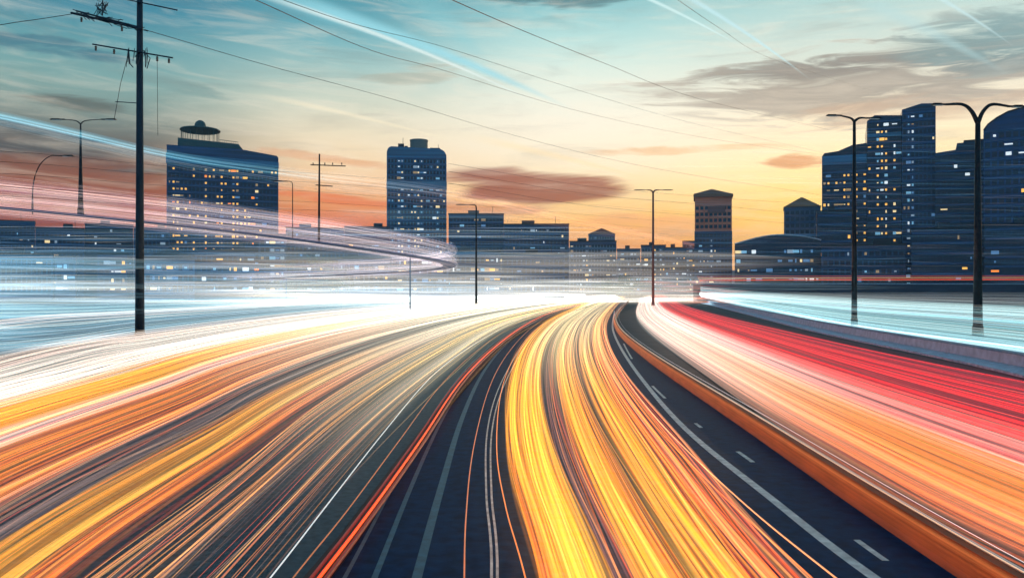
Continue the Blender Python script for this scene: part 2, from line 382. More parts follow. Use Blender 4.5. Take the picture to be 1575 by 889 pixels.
# ------------------------------------------------------------------ light streams
EDGE = np.array([0.0, 1.0, 0.0, 1.0])[None, :, None]
def stream(name, label, cat, A, B, specs, n=80, white=None, kind='stuff', group=None, gain=1.0):
    """specs: (u0, u1, count, width range, colours, z range). A, B: photo-pixel control points with height or depth."""
    def conv(c):
        r = []
        for p in c:
            if len(p) == 2: D = (H - .6) * F / (p[1] - CY)
            else: D = p[2]
            r.append((p[0], p[1], math.log(D)))
        return spline(r, n)
    a, b = conv(A), conv(B); V = []; Fc = []; C = []; base = 0
    tt = np.linspace(0, 1, n)
    for (u0, u1, cnt, wr, cols, zr) in specs:
        for _ in range(cnt):
            u = RNG.uniform(u0, u1)
            am = RNG.uniform(.001, .017); uu = u + am * np.sin(tt * RNG.uniform(4, 20) + RNG.uniform(0, 6.3)) * (1 - tt) + RNG.uniform(-.012, .012) * tt
            uu = np.clip(uu, -.02, 1.02)
            px = a * (1 - uu)[:, None] + b * uu[:, None]
            D = np.exp(px[:, 2]); X = (px[:, 0] - CX) / F * D; Z = H - (px[:, 1] - CY) / F * D
            Z = np.maximum(Z - .6 + RNG.uniform(*zr), .06)
            p = np.stack([X, D, Z], 1)
            d = np.gradient(p, axis=0); d[:, 2] = 0; d /= np.linalg.norm(d, axis=1)[:, None] + 1e-9
            side = np.stack([d[:, 1], -d[:, 0], 0 * d[:, 0]], 1)
            w_ = RNG.uniform(*wr); kk = gain * min(.5, max(.07, .022 / w_)) * RNG.uniform(.5, 1.5); w = w_ * (1 + .25 * np.sin(tt * RNG.uniform(3, 9) + RNG.uniform(0, 6)))[:, None]
            up = np.array([0, 0, 1.0])[None, :] * np.minimum(w * .45, .03)
            ring = np.stack([p - side * w / 2, p + up, p + side * w / 2, p - up], 1)      # n,4,3
            c = np.array(lin(cols[RNG.integers(len(cols))])[:3]); c = np.clip(c * RNG.uniform(.82, 1.2) * (1 + RNG.uniform(-.07, .07, 3)), 0, 1.6)
            cc = np.repeat(c[None, :], n, 0)
            if white:
                t0, t1, am_, wc = white; k = np.clip((tt - t0) / (t1 - t0), 0, 1); k = (k * k * (3 - 2 * k) * am_)[:, None]
                cc = cc * (1 - k) + np.array(lin(wc)[:3])[None, :] * k * RNG.uniform(.9, 1.1)
            V.append(ring.reshape(-1, 3)); C.append((cc[:, None, :] * EDGE * kk).reshape(-1, 3))
            i = np.arange(n - 1)[:, None] * 4; j = np.arange(4)[None, :]; j2 = (j + 1) % 4
            Fc.append((base + np.stack([i + j, i + 4 + j, i + 4 + j2, i + j2], -1)).reshape(-1, 4)); base += 4 * n
    V = np.concatenate(V); Fc = np.concatenate(Fc); C = np.concatenate(C)
    me = bpy.data.meshes.new(name); me.vertices.add(len(V)); me.vertices.foreach_set('co', V.astype(np.float32).ravel())
    me.loops.add(Fc.size); me.loops.foreach_set('vertex_index', Fc.astype(np.int32).ravel())
    me.polygons.add(len(Fc)); me.polygons.foreach_set('loop_start', (np.arange(len(Fc)) * 4).astype(np.int32))
    me.update(calc_edges=True)
    at = me.color_attributes.new('tint', 'FLOAT_COLOR', 'POINT')
    at.data.foreach_set('color', np.concatenate([C, np.ones((len(C), 1))], 1).astype(np.float32).ravel())
    me.materials.append(LM)
    o = bpy.data.objects.new(name, me); COL.objects.link(o)
    return tag(o, label, cat, group, kind)
WH = [(255, 250, 240), (255, 244, 226), (255, 238, 214), (250, 226, 204)]
PALE = [(246, 220, 202), (238, 206, 190), (252, 232, 210), (226, 190, 172)]
YEL = [(255, 176, 24), (255, 160, 18), (255, 186, 44), (250, 146, 20), (255, 200, 84)]
YOR = [(250, 140, 28), (246, 118, 26), (255, 164, 40), (238, 98, 28), (250, 176, 76)]
ORG = [(238, 98, 32), (228, 78, 32), (246, 124, 36), (214, 74, 44), (250, 156, 60)]
RED = [(232, 10, 14), (206, 6, 14), (244, 24, 20), (168, 4, 12), (246, 44, 30), (110, 4, 10)]
PNK = [(240, 128, 106), (232, 86, 78), (246, 164, 136), (220, 60, 66), (250, 186, 164)]
PEA = [(246, 146, 92), (250, 160, 92), (240, 118, 66), (248, 186, 140), (228, 98, 62)]
BRN = [(178, 110, 66), (150, 92, 66), (214, 140, 76), (120, 84, 70), (236, 170, 100), (96, 78, 74)]
MAU = [(166, 134, 126), (146, 118, 116), (184, 148, 132), (130, 108, 110)]
CYN = [(150, 226, 232), (118, 208, 220), (190, 238, 238), (214, 242, 240), (96, 190, 208)]
PAW = [(226, 240, 238), (214, 232, 232), (240, 244, 238), (190, 224, 228), (236, 226, 216)]
BLU = [(150, 190, 206), (120, 170, 192), (186, 210, 214), (210, 216, 212)]
z0 = (.35, .95); th = (.02, .05); bd = (.10, .28)
A_L = [(-700, 740), (0, 549), (230, 511), (480, 480), (700, 464), (945, 454)]
B_L = [(180, 1250), (440, 889), (600, 690), (712, 570), (798, 502), (955, 459)]
wl = (.30, .80, .95, (255, 244, 214))
stream('light_stream', 'broad stream of cream white headlight trails along the far left roadside', 'light trails', A_L, B_L,
       [(.0, .15, 170, bd, WH, z0), (.0, .17, 70, th, PALE, z0), (.14, .19, 26, th, PALE, z0)], white=(.2, .9, .9, (255, 250, 238)), gain=.74)
stream('light_stream', 'outer yellow stream of light trails bordering the cream white one', 'light trails', A_L, B_L,
       [(.175, .28, 110, bd, YEL, z0), (.17, .29, 80, th, YOR, z0), (.27, .325, 36, bd, PALE, z0), (.27, .33, 26, th, PNK, z0)], white=wl, gain=.62)
stream('light_stream', 'orange red stream of light trails on the left carriageway above a grey gap', 'light trails', A_L, B_L,
       [(.33, .43, 46, bd, ORG + YOR[:2], z0), (.32, .45, 70, th, YOR, z0), (.33, .345, 6, bd, [(232, 96, 84)], z0), (.43, .455, 14, th, PEA, z0), (.44, .54, 20, (.05, .16), MAU, z0), (.45, .53, 8, th, PEA, z0)], white=wl, gain=.5)
stream('light_stream', 'inner yellow stream of light trails crossing the left carriageway below a grey gap', 'light trails', A_L, B_L,
       [(.54, .61, 42, bd, YEL, z0), (.53, .65, 44, th, YOR, z0), (.61, .68, 26, (.05, .14), ORG, z0)], white=wl, gain=.52)
stream('light_stream', 'sparse brown and copper light trails over dark asphalt of the left carriageway', 'light trails', A_L, B_L,
       [(.68, .96, 26, (.012, .03), BRN, z0), (.69, .80, 14, (.03, .08), BRN, z0), (.66, .93, 12, (.010, .02), PEA, z0)], white=(.3, .8, .95, (255, 214, 130)), gain=1.25)
A_C = [(900, 1250), (824, 889), (777, 700), (785, 570), (835, 498), (930, 457)]
B_C = [(1590, 1250), (1222, 889), (1062, 700), (964, 580), (933, 505), (962, 457)]
wc = (.5, .98, .85, (255, 240, 196))
stream('light_stream', 'fiery orange stream of light trails at the left edge of the middle carriageway', 'light trails', A_C, B_C,
       [(.02, .13, 40, (.05, .12), [(240, 110, 30), (226, 78, 24), (250, 150, 40)], z0), (0, .14, 30, th, YOR, z0)], white=(.24, .55, .95, (255, 170, 46)), gain=.5)
stream('light_stream', 'narrow golden stream of light trails left of a brown gap on the middle carriageway', 'light trails', A_C, B_C,
       [(.12, .25, 52, (.06, .14), YEL, z0), (.10, .27, 40, th, YOR, z0), (.27, .42, 30, (.02, .06), [(128, 86, 80), (108, 72, 70), (150, 92, 72), (92, 66, 66)], z0), (.33, .37, 6, (.03, .06), ORG, z0)], white=wc, gain=.52)
stream('light_stream', 'widest golden yellow stream of light trails curving up the middle carriageway', 'light trails', A_C, B_C,
       [(.41, .55, 42, (.06, .14), YEL, z0), (.40, .57, 44, th, YOR + ORG[:2], z0), (.56, .63, 9, (.03, .08), ORG[:2] + BRN[:2], z0), (.63, .76, 34, (.05, .12), YEL, z0), (.60, .80, 40, th, YOR + ORG, z0)], white=wc, gain=.52)
stream('light_stream', 'copper and brown light trails at the right edge of the middle carriageway', 'light trails', A_C, B_C,
       [(.80, .90, 26, (.03, .09), ORG, z0), (.82, 1.0, 38, th, BRN[:4] + ORG[:2], z0)], white=(.5, 1.0, .6, (250, 200, 130)))
A_R = [(2330, 1200), (1572, 866), (1258, 690), (1070, 566), (982, 497), (982, 460)]
B_R = [(2300, 735), (1800, 627), (1420, 552), (1185, 502), (1072, 475), (1012, 451)]
wr = (.35, .85, .9, (252, 226, 208))
stream('light_stream', 'orange and yellow stream of light trails beside the crash barrier', 'light trails', A_R, B_R,
       [(.05, .20, 70, (.10, .22), PEA, z0), (.03, .22, 60, th, ORG, z0), (.20, .42, 110, (.10, .24), YOR, z0), (.20, .45, 80, th, ORG, z0), (.34, .42, 26, bd, YEL, z0)], white=wr, gain=.40)
stream('light_stream', 'salmon pink stream of light trails beneath the red one', 'light trails', A_R, B_R,
       [(.44, .60, 90, (.10, .26), PNK, z0), (.42, .62, 90, th, PNK, z0), (.50, .52, 10, (.06, .12), [(104, 66, 88), (86, 58, 80)], z0)], white=(.35, .85, .85, (250, 222, 208)), gain=.40)
stream('light_stream', 'deep red stream of tail light trails along the grey parapet', 'light trails', A_R, B_R,
       [(.60, .97, 120, (.08, .30), RED, z0), (.58, .98, 70, th, RED[:5], z0), (.66, .9, 5, (.02, .03), PNK[:1], z0), (.90, .99, 30, (.1, .2), [(120, 10, 24), (90, 10, 22)], z0)], white=(.8, 1.0, .2, (240, 60, 44)), gain=.84)
A_S = [(2500, 718), (1850, 592), (1575, 544), (1330, 507), (1160, 473), (1078, 455, 248)]
B_S = [(2500, 452, 150), (1850, 451, 180), (1575, 450.5, 210), (1330, 450.3, 230), (1180, 450, 240), (1075, 450.2, 245)]
stream('light_stream', 'wide pale cyan stream of headlight trails beyond the grey parapet', 'light trails', A_S, B_S,
       [(0, .75, 280, (.2, .6), CYN, (.2, 1.1)), (.0, .5, 170, (.10, .35), CYN + PAW, (.4, 3.3)), (.0, .2, 60, (.05, .2), BLU, (.2, .8)), (.55, 1.0, 200, (.3, .8), PAW, (.0, .8))], gain=1.05)
NIL = [(3, 3, 3)]
stream('light_stream', 'soft creamy glow of merged headlights over the far part of the left carriageway', 'light trails', A_L, B_L,
       [(.02, .93, 60, (.6, 1.4), NIL, (.5, 1.3))], white=(.22, .85, 1.0, (255, 240, 208)), gain=1.1)
stream('light_stream', 'soft golden glow of merged lights over the far part of the middle carriageway', 'light trails', A_C, B_C,
       [(.05, .9, 26, (.5, 1.1), NIL, (.5, 1.2))], white=(.42, .95, 1.0, (255, 226, 150)), gain=.9)
stream('light_stream', 'soft pale rosy glow of merged lights where the pink stream bends away', 'light trails', A_R, B_R,
       [(.05, .55, 30, (.5, 1.2), NIL, (.5, 1.2))], white=(.3, .8, 1.0, (250, 214, 200)), gain=.7)
A_W = [(-500, 585), (0, 508), (200, 489), (420, 473), (640, 462), (900, 453)]
B_W = [(-500, 560), (0, 492), (200, 478), (420, 467), (640, 458), (900, 452)]
stream('light_stream', 'thin rosy light trails over the water edge at far left', 'light trails', A_W, B_W,
       [(0, 1, 40, (.05, .14), PALE + PNK[2:3] + BLU, (.3, .9))])

A_T = [(-700, 610), (0, 540), (230, 506), (480, 477), (700, 462), (900, 454)]
B_T = [(-700, 478, 230), (0, 462, 250), (200, 460, 262), (420, 458, 270), (640, 456, 280), (900, 453, 300)]
TEA = [(128, 186, 200), (160, 208, 214), (206, 224, 222), (92, 158, 182), (226, 226, 212)]
stream('light_stream', 'thin pale teal light trails spread over the calm water at left', 'light trails', A_T, B_T,
       [(0, 1, 150, (.03, .10), TEA, (.0, .8)), (.55, 1, 90, (.05, .16), TEA, (.0, .9))], white=(.6, 1.0, .6, (236, 226, 206)), gain=.7)
A_O = [(-300, 118, 70), (0, 173, 90), (260, 232, 130), (430, 256, 165), (690, 288, 230), (880, 332, 310), (1068, 374, 430)]
B_O = [(-300, 138, 70), (0, 196, 90), (260, 256, 130), (430, 286, 165), (690, 322, 230), (880, 356, 310), (1068, 384, 430)]
stream('light_stream', 'high cyan light stream passing the domed tower and turning rosy towards the slim lamp post', 'light trails', A_O, B_O,
       [(0, .45, 46, (.3, 1.0), [(70, 190, 226), (110, 206, 232), (150, 220, 236)], (.5, .7)), (0, 1, 60, (.06, .2), [(120, 190, 214), (90, 150, 180), (200, 220, 224)], (.5, .7))], white=(.5, .8, 1.0, (226, 150, 124)), gain=.55)
def streaks(label, n_, x0, x1, y0, y1, z0_, z1, cols, r0, r1, l0, l1, pw=1.6, gain=.6):
    V = []; Fc = []; C = []
    for _ in range(n_):
        x = RNG.uniform(x0, x1); y = RNG.uniform(y0, y1); z = z0_ + (z1 - z0_) * RNG.random() ** pw; L = RNG.uniform(l0, l1); r = RNG.uniform(r0, r1); dz = RNG.uniform(-.012, .004) * L
        b0 = len(V); c = np.array(lin(cols[RNG.integers(len(cols))])[:3]) * RNG.uniform(.6, 1.1)
        for k in range(5):
            q = k / 4; rr_ = r * math.sin(math.pi * (.04 + .92 * q)); px_, pz_ = x + L * (q - .5), z + dz * q + .15 * math.sin(q * 5 + x)
            V += [(px_, y - rr_, pz_), (px_, y, pz_ + rr_), (px_, y + rr_, pz_), (px_, y, pz_ - rr_)]
        for k in range(4):
            for j in range(4): Fc.append((b0 + 4 * k + j, b0 + 4 * k + 4 + j, b0 + 4 * k + 4 + (j + 1) % 4, b0 + 4 * k + (j + 1) % 4))
        C += [tuple(c * gain * (0, 1, 0, 1)[q_ % 4] * math.sin(math.pi * (.04 + .92 * (q_ // 4) / 4))) + (1.0,) for q_ in range(20)]
    me = bpy.data.meshes.new('light_stream'); me.from_pydata(V, [], Fc); me.update()
    at = me.color_attributes.new('tint', 'FLOAT_COLOR', 'POINT'); at.data.foreach_set('color', np.array(C, np.float32).ravel())
    me.materials.append(LM); o = bpy.data.objects.new('light_stream', me); COL.objects.link(o); tag(o, label, 'light trails', None, 'stuff')
STK = [(70, 120, 170), (110, 150, 186), (190, 200, 206), (236, 226, 206), (50, 96, 146), (90, 140, 176)]
streaks('fine horizontal streaks of light along the left waterfront', 800, -260, 10, 270, 291, .3, 27, STK, .02, .08, 12, 80)
streaks('broad faint teal glow bands imitating haze over the left waterfront', 70, -230, 20, 255, 290, 1, 30, [(90, 150, 186), (150, 190, 204), (70, 130, 176)], .6, 1.8, 80, 220, 1.7, .055)  # added glowing ribbons in place of haze dissolving the building bases
streaks('broad pale glow bands imitating mist over the near water', 90, -78, -40, 58, 72, .0, 7.0, [(150, 196, 210), (196, 220, 222), (110, 170, 194)], .25, .7, 18, 40, 1.1, .15)  # mist built from added glow ribbons, fading the pole foot
streaks('broad pale glow bands imitating mist before the middle town', 60, -10, 110, 460, 505, .5, 26, [(190, 190, 196), (226, 206, 190), (150, 176, 200)], .7, 2.0, 40, 120, 1.5, .06)  # pale mist before the town, added as faint glowing ribbons
streaks('short red and copper glow streaks imitating mist where the red stream vanishes', 60, 44, 66, 236, 258, .2, 7, [(230, 80, 50), (236, 130, 86), (180, 60, 50)], .06, .2, 6, 20, 1.5, .35)  # reddish mist added as glowing streaks, blurring the embankment end
streaks('pale glowing streaks imitating low mist along the middle waterfront', 260, -90, 70, 262, 291, .2, 9, [(255, 244, 226), (236, 232, 222), (206, 214, 216), (250, 226, 190)], .04, .12, 10, 50, 2.2)  # streaks added for the glowing mist at the town's feet
streaks('faint blue streaks of light before the towers on the right', 460, 60, 240, 272, 279, 7, 60, [(60, 110, 150), (80, 130, 160), (130, 120, 116), (54, 80, 120)], .02, .06, 10, 50, 1.3)
streaks('soft pale glow band imitating mist along the whole waterfront', 130, -230, 95, 255, 290, .0, 9, [(236, 236, 226), (180, 216, 226), (250, 236, 214)], .4, 1.4, 60, 160, 1.7, .07)  # low mist shaped as wide glowing ribbons added along the quay
streaks('large soft cream glow bands imitating mist where the roads meet the town', 60, -100, 55, 235, 289, .0, 15, [(255, 240, 214), (240, 234, 224), (250, 222, 180)], 1.2, 3.2, 60, 150, 1.6, .05)  # white-gold mist put in as broad glowing ribbons
streaks('large soft teal glow bands imitating haze over the left quay', 50, -220, -40, 235, 289, .0, 17, [(120, 176, 196), (170, 206, 214), (90, 150, 184)], 1.2, 3.2, 70, 180, 1.4, .05)  # added teal glow ribbons veiling the quay like haze
BARS = []; BARS2 = []  # strands added over the barrier face to lift its orange glow
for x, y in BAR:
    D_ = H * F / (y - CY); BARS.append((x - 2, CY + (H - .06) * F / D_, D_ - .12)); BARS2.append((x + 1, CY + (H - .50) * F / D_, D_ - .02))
stream('light_stream', 'added orange glow strands covering the left face of the crash barrier', 'light trails', BARS, BARS2,
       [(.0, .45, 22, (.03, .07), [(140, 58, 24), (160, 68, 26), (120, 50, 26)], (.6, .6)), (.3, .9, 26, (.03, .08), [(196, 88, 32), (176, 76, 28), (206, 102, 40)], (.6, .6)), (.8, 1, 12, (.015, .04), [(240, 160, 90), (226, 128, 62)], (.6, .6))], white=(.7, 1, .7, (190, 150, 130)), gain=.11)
def lone(label, px, r, col, z=.6, n=60, cat='light trail', group=None, es=1.0):
    pts = [G(x, max(y, CY + 6), z) for x, y in spline(px, n)]; q = MB(); q.tube(pts, r, 6)
    mm = mat('glow_%d_%d_%d' % col, col, .5, emit=col, es=es)
    return tag(q.build('light_trail', mm, smooth=True), label, cat, group)
lone('glowing red-orange light trail along the dark kerb left of the middle road', [(300, 1130), (490, 889), (566, 790), (645, 680), (706, 590), (766, 530), (830, 488), (905, 464)], .028, (255, 74, 24), .35, es=1.3)
lone('dim crimson light trail just outside the glowing red-orange one', [(284, 1130), (478, 889), (556, 790), (637, 680), (700, 590), (762, 530), (828, 487), (905, 463)], .03, (110, 28, 22), .3)
lone('dull rust light trail just inside the glowing red-orange one', [(318, 1130), (502, 889), (575, 790), (652, 680), (711, 590), (770, 530), (833, 489), (907, 464)], .04, (86, 26, 24), .3)
lone('thin copper light trail running down the dark blue lane', [(712, 1130), (714, 889), (717, 790), (728, 690), (755, 590), (796, 525), (850, 483), (920, 462)], .012, (176, 102, 66), .4)
lone('silvery white light trail left of the red-orange one', [(220, 1130), (415, 889), (500, 780), (590, 665), (668, 575), (745, 520), (820, 483), (900, 463)], .011, (206, 214, 212), .5)
lone('bronze light trail between the silvery white one and the kerb', [(262, 1130), (450, 889), (530, 790), (612, 680), (680, 590), (752, 525), (823, 485), (903, 463)], .012, (150, 92, 58), .5)
def along_barrier(label, off, z, r, col, a=0, b=64):
    pts = []
    for k, p in enumerate(barp[a:b]):
        tg = (barp[min(a + k + 1, len(barp) - 1)] - barp[max(a + k - 1, 0)]).normalized(); pts.append(p + Vector((tg.y, -tg.x, 0)) * off + Vector((0, 0, z)))
    q = MB(); q.tube(pts, r, 6); tag(q.build('light_trail', mat('glow_%d_%d_%d' % col, col, .5, emit=col, es=1.0), smooth=True), label, 'light trail')
along_barrier('pale cream light trail along the top of the crash barrier', .20, .56, .007, (236, 196, 160))
along_barrier('white light trail on the grey strip right of the crash barrier', .75, .40, .006, (206, 204, 204))
lone('peach light trail beside the double white edge line of the dark lane', [(1560, 1100), (1275, 880), (1140, 770), (1020, 655), (955, 570), (928, 505), (934, 474)], .014, (244, 166, 112), .25)
lone('thin amber light trail lowest on the right of the golden stream', [(1480, 1100), (1262, 900), (1120, 770), (1008, 655), (948, 570), (926, 505), (936, 472)], .012, (214, 110, 50), .4)
lone('slender orange light trail left of the golden stream, over the dark lane', [(860, 1100), (806, 880), (778, 780), (764, 690), (774, 590), (815, 515), (880, 474)], .012, (214, 124, 62), .45)

# ------------------------------------------------------------------ buildings
def win_mesh(name, w, h, m_):
    q = MB(); q.box((0, 0, 0), (w, .16, h)); return q.mesh(name, m_)
WCACHE = {}
def lit_window(parent, x, y, z, w, h, mi):
    k = (round(w, 2), round(h, 2), mi)
    if k not in WCACHE: WCACHE[k] = win_mesh('lit_window', w, h, LIT[mi])
    o = bpy.data.objects.new('lit_window', WCACHE[k]); COL.objects.link(o); o.parent = parent; o.location = (x, y, z); return o
def facade(parent, x0, x1, z0_, z1, y, bay, fl, rng, lit, pal, cap=60, dark=True, side=None, depth=0, bands=True, cols=None):
    """window grid on the wall facing -Y at depth y; the depths given by side ('l'/'r') too"""
    nx = max(1, int((x1 - x0) / bay)); nz_ = max(1, int((z1 - z0_) / fl)); bw = (x1 - x0) / nx; fh = (z1 - z0_) / nz_
    dk = MB(); bn = MB(); spots = []
    colw = [rng.random() for _ in range(nx)]
    for i in range(nx):
        for k in range(nz_):
            cx, cz = x0 + (i + .5) * bw, z0_ + (k + .52) * fh
            pr = 1.5 * lit * (2.2 if colw[i] > .78 else .45)
            if cols and any(a <= (i + .5) / nx <= b for a, b in cols): pr = .8
            if rng.random() < pr: spots.append((cx, cz))
            elif dark: dk.box((cx, y - .04, cz), (bw * .7, .12, fh * .56))
    if bands and nz_ >= 6:
        for k in range(nz_ + 1):
            cz = z0_ + k * fh; bn.box(((x0 + x1) / 2, y - .10, cz), (x1 - x0, .24, fh * .22))
        bn.build('floor_bands', bandm, parent)
    if dk.v: tag(dk.build('dark_windows', pane, parent), kind='stuff')
    rng.shuffle(spots); rest = MB()
    for n_, (cx, cz) in enumerate(spots):
        if n_ < cap: lit_window(parent, cx, y - .05, cz, round(bw * rng.choice((.25, .4, .55, .8, 1.2)), 1), round(fh * rng.choice((.14, .22, .3, .38)), 1), rng.choice(pal))
        else: rest.box((cx, y - .05, cz), (bw * .45, .14, fh * .28))
    if rest.v: tag(rest.build('more_lit_windows', LIT[pal[0]], parent), kind='stuff')
def px_x(x, D): return (x - CX) / F * D
def px_z(y, D): return H - (y - CY) / F * D

WARM = [0, 0, 1, 3, 6, 6, 6, 5]; COOL = [1, 2, 4, 5, 5, 6, 7, 7]; MIX = [0, 1, 2, 5, 6, 7]
rng = random.Random(11)
# 1. broad block with the domed pavilion
D = 400; b1 = empty('apartment_tower', (px_x(344, D), D, 0), 'broad dark blue tower with a domed glass pavilion on its sloping roof', 'tower')
bx = b1.location.x; x0, x1 = px_x(258, D) - bx, px_x(430, D) - bx; zr0, zr1 = px_z(224, D), px_z(236, D)
m = MB(); m.front([(x0, 0), (x1, 0), (x1, zr1 - 1), (x1 - .8, zr1), (x0 + 36, zr0 - 1.4), (x0, zr0 - 1)], 0, 34); m.build('wall', gl_navy, b1)
facade(b1, x0 + .4, x1 - .4, 6, zr1 - 7, 0, 1.9, 3.2, rng, .34, [0, 0, 1, 3, 6, 6, 5], 95, cols=[(.05, .10)])
m = MB(); m.front([(x0 - .3, zr1 - 6), (x1 + .2, zr1 - 6), (x1 + .2, zr1 - 3.2), (x0 - .3, zr1 - 1.2)], -.5, 33); m.build('parapet_band', gl_teal, b1)
m = MB(); m.front([(px_x(274, D) - bx, zr0 - 1.2), (px_x(378, D) - bx, zr0 - 3), (px_x(367, D) - bx, zr0 + 1.4), (px_x(274, D) - bx, zr0 + 3.0)], 2, 28); m.build('roof_deck', green, b1)
pc = ((px_x(306, D) - bx), 13, zr0 + 2.6)
m = MB()
for k in range(20):
    a = 2 * math.pi * (k + .5) / 20; m.tube([(pc[0] + 9.6 * math.cos(a), pc[1] + 9.6 * math.sin(a), pc[2] - .5), (pc[0] + 9.6 * math.cos(a), pc[1] + 9.6 * math.sin(a), pc[2] + 6.4)], .13, 6)
pav = m.build('pavilion_columns', green, b1)
m = MB(); m.lathe((pc[0], pc[1], pc[2]), [(10.0, 6.1), (10.4, 6.5), (10.0, 7.0), (8.0, 7.3), (3.6, 7.7)], 28); m.build('pavilion_roof', green, b1)
m = MB(); m.lathe((pc[0], pc[1], pc[2]), [(2.8, 7.5), (3.0, 8.4), (2.8, 9.8), (2.0, 11.0), (.9, 11.6), (.1, 11.8)], 20); m.build('dome', green, b1, smooth=True)
m = MB(); xa, xb = px_x(338, D) - bx, px_x(366, D) - bx
for k in range(9): m.tube([(xa + (xb - xa) * k / 8, 4, zr0 - .6), (xa + (xb - xa) * k / 8, 4, zr0 + 3.4 - .08 * k)], .1, 5)
m.tube([(xa, 4, zr0 + 3.4), (xb, 4, zr0 + 2.7)], .14, 5); m.tube([(xa, 4, zr0 + 1.6), (xb, 4, zr0 + 1.2)], .1, 5); m.build('roof_railing', green, b1)
m = MB(); m.lathe((px_x(388, D) - bx, 10, zr1 - .6), [(3.0, 0), (3.0, 2.6), (2.2, 3.3), (.5, 3.5)], 16); m.build('roof_tank', roofm, b1)
# 2. middle tower with rounded shoulders and a round plant room
D = 480; b2 = empty('office_tower', (px_x(641, D), D, 0), 'slim blue tower with rounded shoulders and a drum on its roof', 'tower')
bx = b2.location.x; hw = px_x(687, D) - bx; zt = px_z(226, D)
out = [(-hw, 0), (hw, 0)] + [(hw - 5 + 5 * math.cos(a) - .0, zt - 6 + 5 * math.sin(a)) for a in [math.pi / 2 * k / 6 for k in range(7)]] + [(-hw + 3 + 3 * math.cos(a), zt - 4 + 4 * math.sin(a)) for a in [math.pi / 2 + math.pi / 2 * k / 5 for k in range(6)]]
m = MB(); m.front(out, 0, 30); m.build('wall', gl_teal, b2)
m = MB(); m.box((0, -.1, zt - 23), (2 * hw + .3, .5, 5)); m.build('pale_band', mat('veil_pale_glass', (96, 140, 168), .2, 0, .4, (.05, .05, .8), 1.0), b2)  # pale strip painted where the light veil crosses the tower
facade(b2, -hw + .5, hw - .5, 8, zt - 7, 0, 1.9, 3.3, rng, .2, [1, 2, 4, 5, 6, 7], 90, cols=[(.18, .28), (.50, .60)])
m = MB(); m.lathe((1.2, 12, zt - 1.5), [(5.4, 0), (5.4, 6.6), (5.6, 6.8), (5.6, 7.6), (5.0, 7.7)], 28); m.build('roof_drum', mat('drum_stone', (120, 124, 120), .7), b2)
m = MB(); m.box((-9.5, 6, zt + .4), (3.5, 4, 4)); m.box((-6.5, 8, zt), (2, 3, 3)); m.tube([(-8.3, 5, zt + 2), (-8.3, 5, zt + 6)], .15, 5); m.build('plant_room', roofm, b2)
m = MB(); m.box((11, 8, zt - .6), (6, 6, 2)); m.tube([(13, 5, zt), (13, 5, zt + 2.5)], .12, 5); m.build('roof_housing', roofm, b2)
# 3. isolated rose-and-navy tower under the sunset
D = 500; b3 = empty('office_tower', (px_x(1097, D), D, 0), 'narrow tower with rosy upper storeys and a shallow gabled roof', 'tower')
bx = b3.location.x; hw = px_x(1126, D) - bx; zt = px_z(303, D)
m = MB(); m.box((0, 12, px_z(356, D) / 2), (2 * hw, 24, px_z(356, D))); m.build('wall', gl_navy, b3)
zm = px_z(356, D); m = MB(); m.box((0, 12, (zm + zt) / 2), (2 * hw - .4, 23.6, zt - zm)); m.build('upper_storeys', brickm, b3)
m = MB(); m.front([(-hw - .6, zt), (hw + .6, zt), (hw + .6, zt + 1.5), (-1, zt + 4.8), (-hw - .6, zt + 2)], -1, 25); m.build('roof', mat('gable_roof', (150, 104, 84), .7), b3)
facade(b3, -hw + .4, hw - .4, zm + 1, zt - 5, .2, 2.6, 3.3, rng, .0, COOL, 0, bands=False)
facade(b3, -hw + .4, hw - .4, 4, zm - 1, 0, 2.2, 3.2, rng, .16, COOL, 50, cols=[(.38, .46)])
m = MB(); m.box((2, .0, zt - 8), (11, .3, 4.2)); m.build('sign_panel', mat('mauve_panel', (128, 74, 74), .6), b3)
# 4. stepped glass complex on the right
D = 350; b4 = empty('glass_tower', (px_x(1350, D), D, 0), 'tall stepped glass tower with warm lit windows rising behind the street lamps', 'tower')
bx = b4.location.x; X = lambda p: px_x(p, D) - bx
zl = px_z(231, D); m = MB(); m.front([(X(1262), 0), (X(1333), 0), (X(1333), px_z(219, D)), (X(1310), px_z(221, D)), (X(1288), px_z(229, D)), (X(1266), zl), (X(1262), zl - 1.4)], 0, 30); m.build('left_wing', gl_dark, b4)
facade(b4, X(1263), X(1333), 5, px_z(262, D), 0, 1.7, 3.1, rng, .26, WARM, 60)
m = MB(); m.front([(X(1262.5), px_z(250, D)), (X(1333), px_z(250, D)), (X(1333), px_z(236, D)), (X(1262.5), px_z(236, D))], -.35, 28); m.build('pale_band', gl_teal, b4)
m = MB(); m.front([(X(1333.3), 0), (X(1386), 0), (X(1386), px_z(181, D)), (X(1345), px_z(178, D)), (X(1333.3), px_z(186, D))], -1, 34); m.build('middle_shaft', gl_dark, b4)
facade(b4, X(1334), X(1385), 5, px_z(188, D), -1, 1.7, 3.1, rng, .22, [0, 1, 1, 2, 4], 60)
m = MB(); m.front([(X(1386.3), 0), (X(1436), 0), (X(1436), px_z(171, D)), (X(1432), px_z(168, D)), (X(1415), px_z(167, D)), (X(1386.3), px_z(174, D))], -3, 30); m.build('right_shaft', gl_navy, b4)
facade(b4, X(1387), X(1435.5), 5, px_z(180, D), -3, 1.7, 3.1, rng, .08, COOL, 60, cols=[(.16, .42)])
m = MB(); m.front([(X(1334), px_z(212, D)), (X(1385.8), px_z(212, D)), (X(1385.8), px_z(206, D)), (X(1334), px_z(206, D))], -1.4, 33); m.build('spandrel_band', gl_teal, b4)
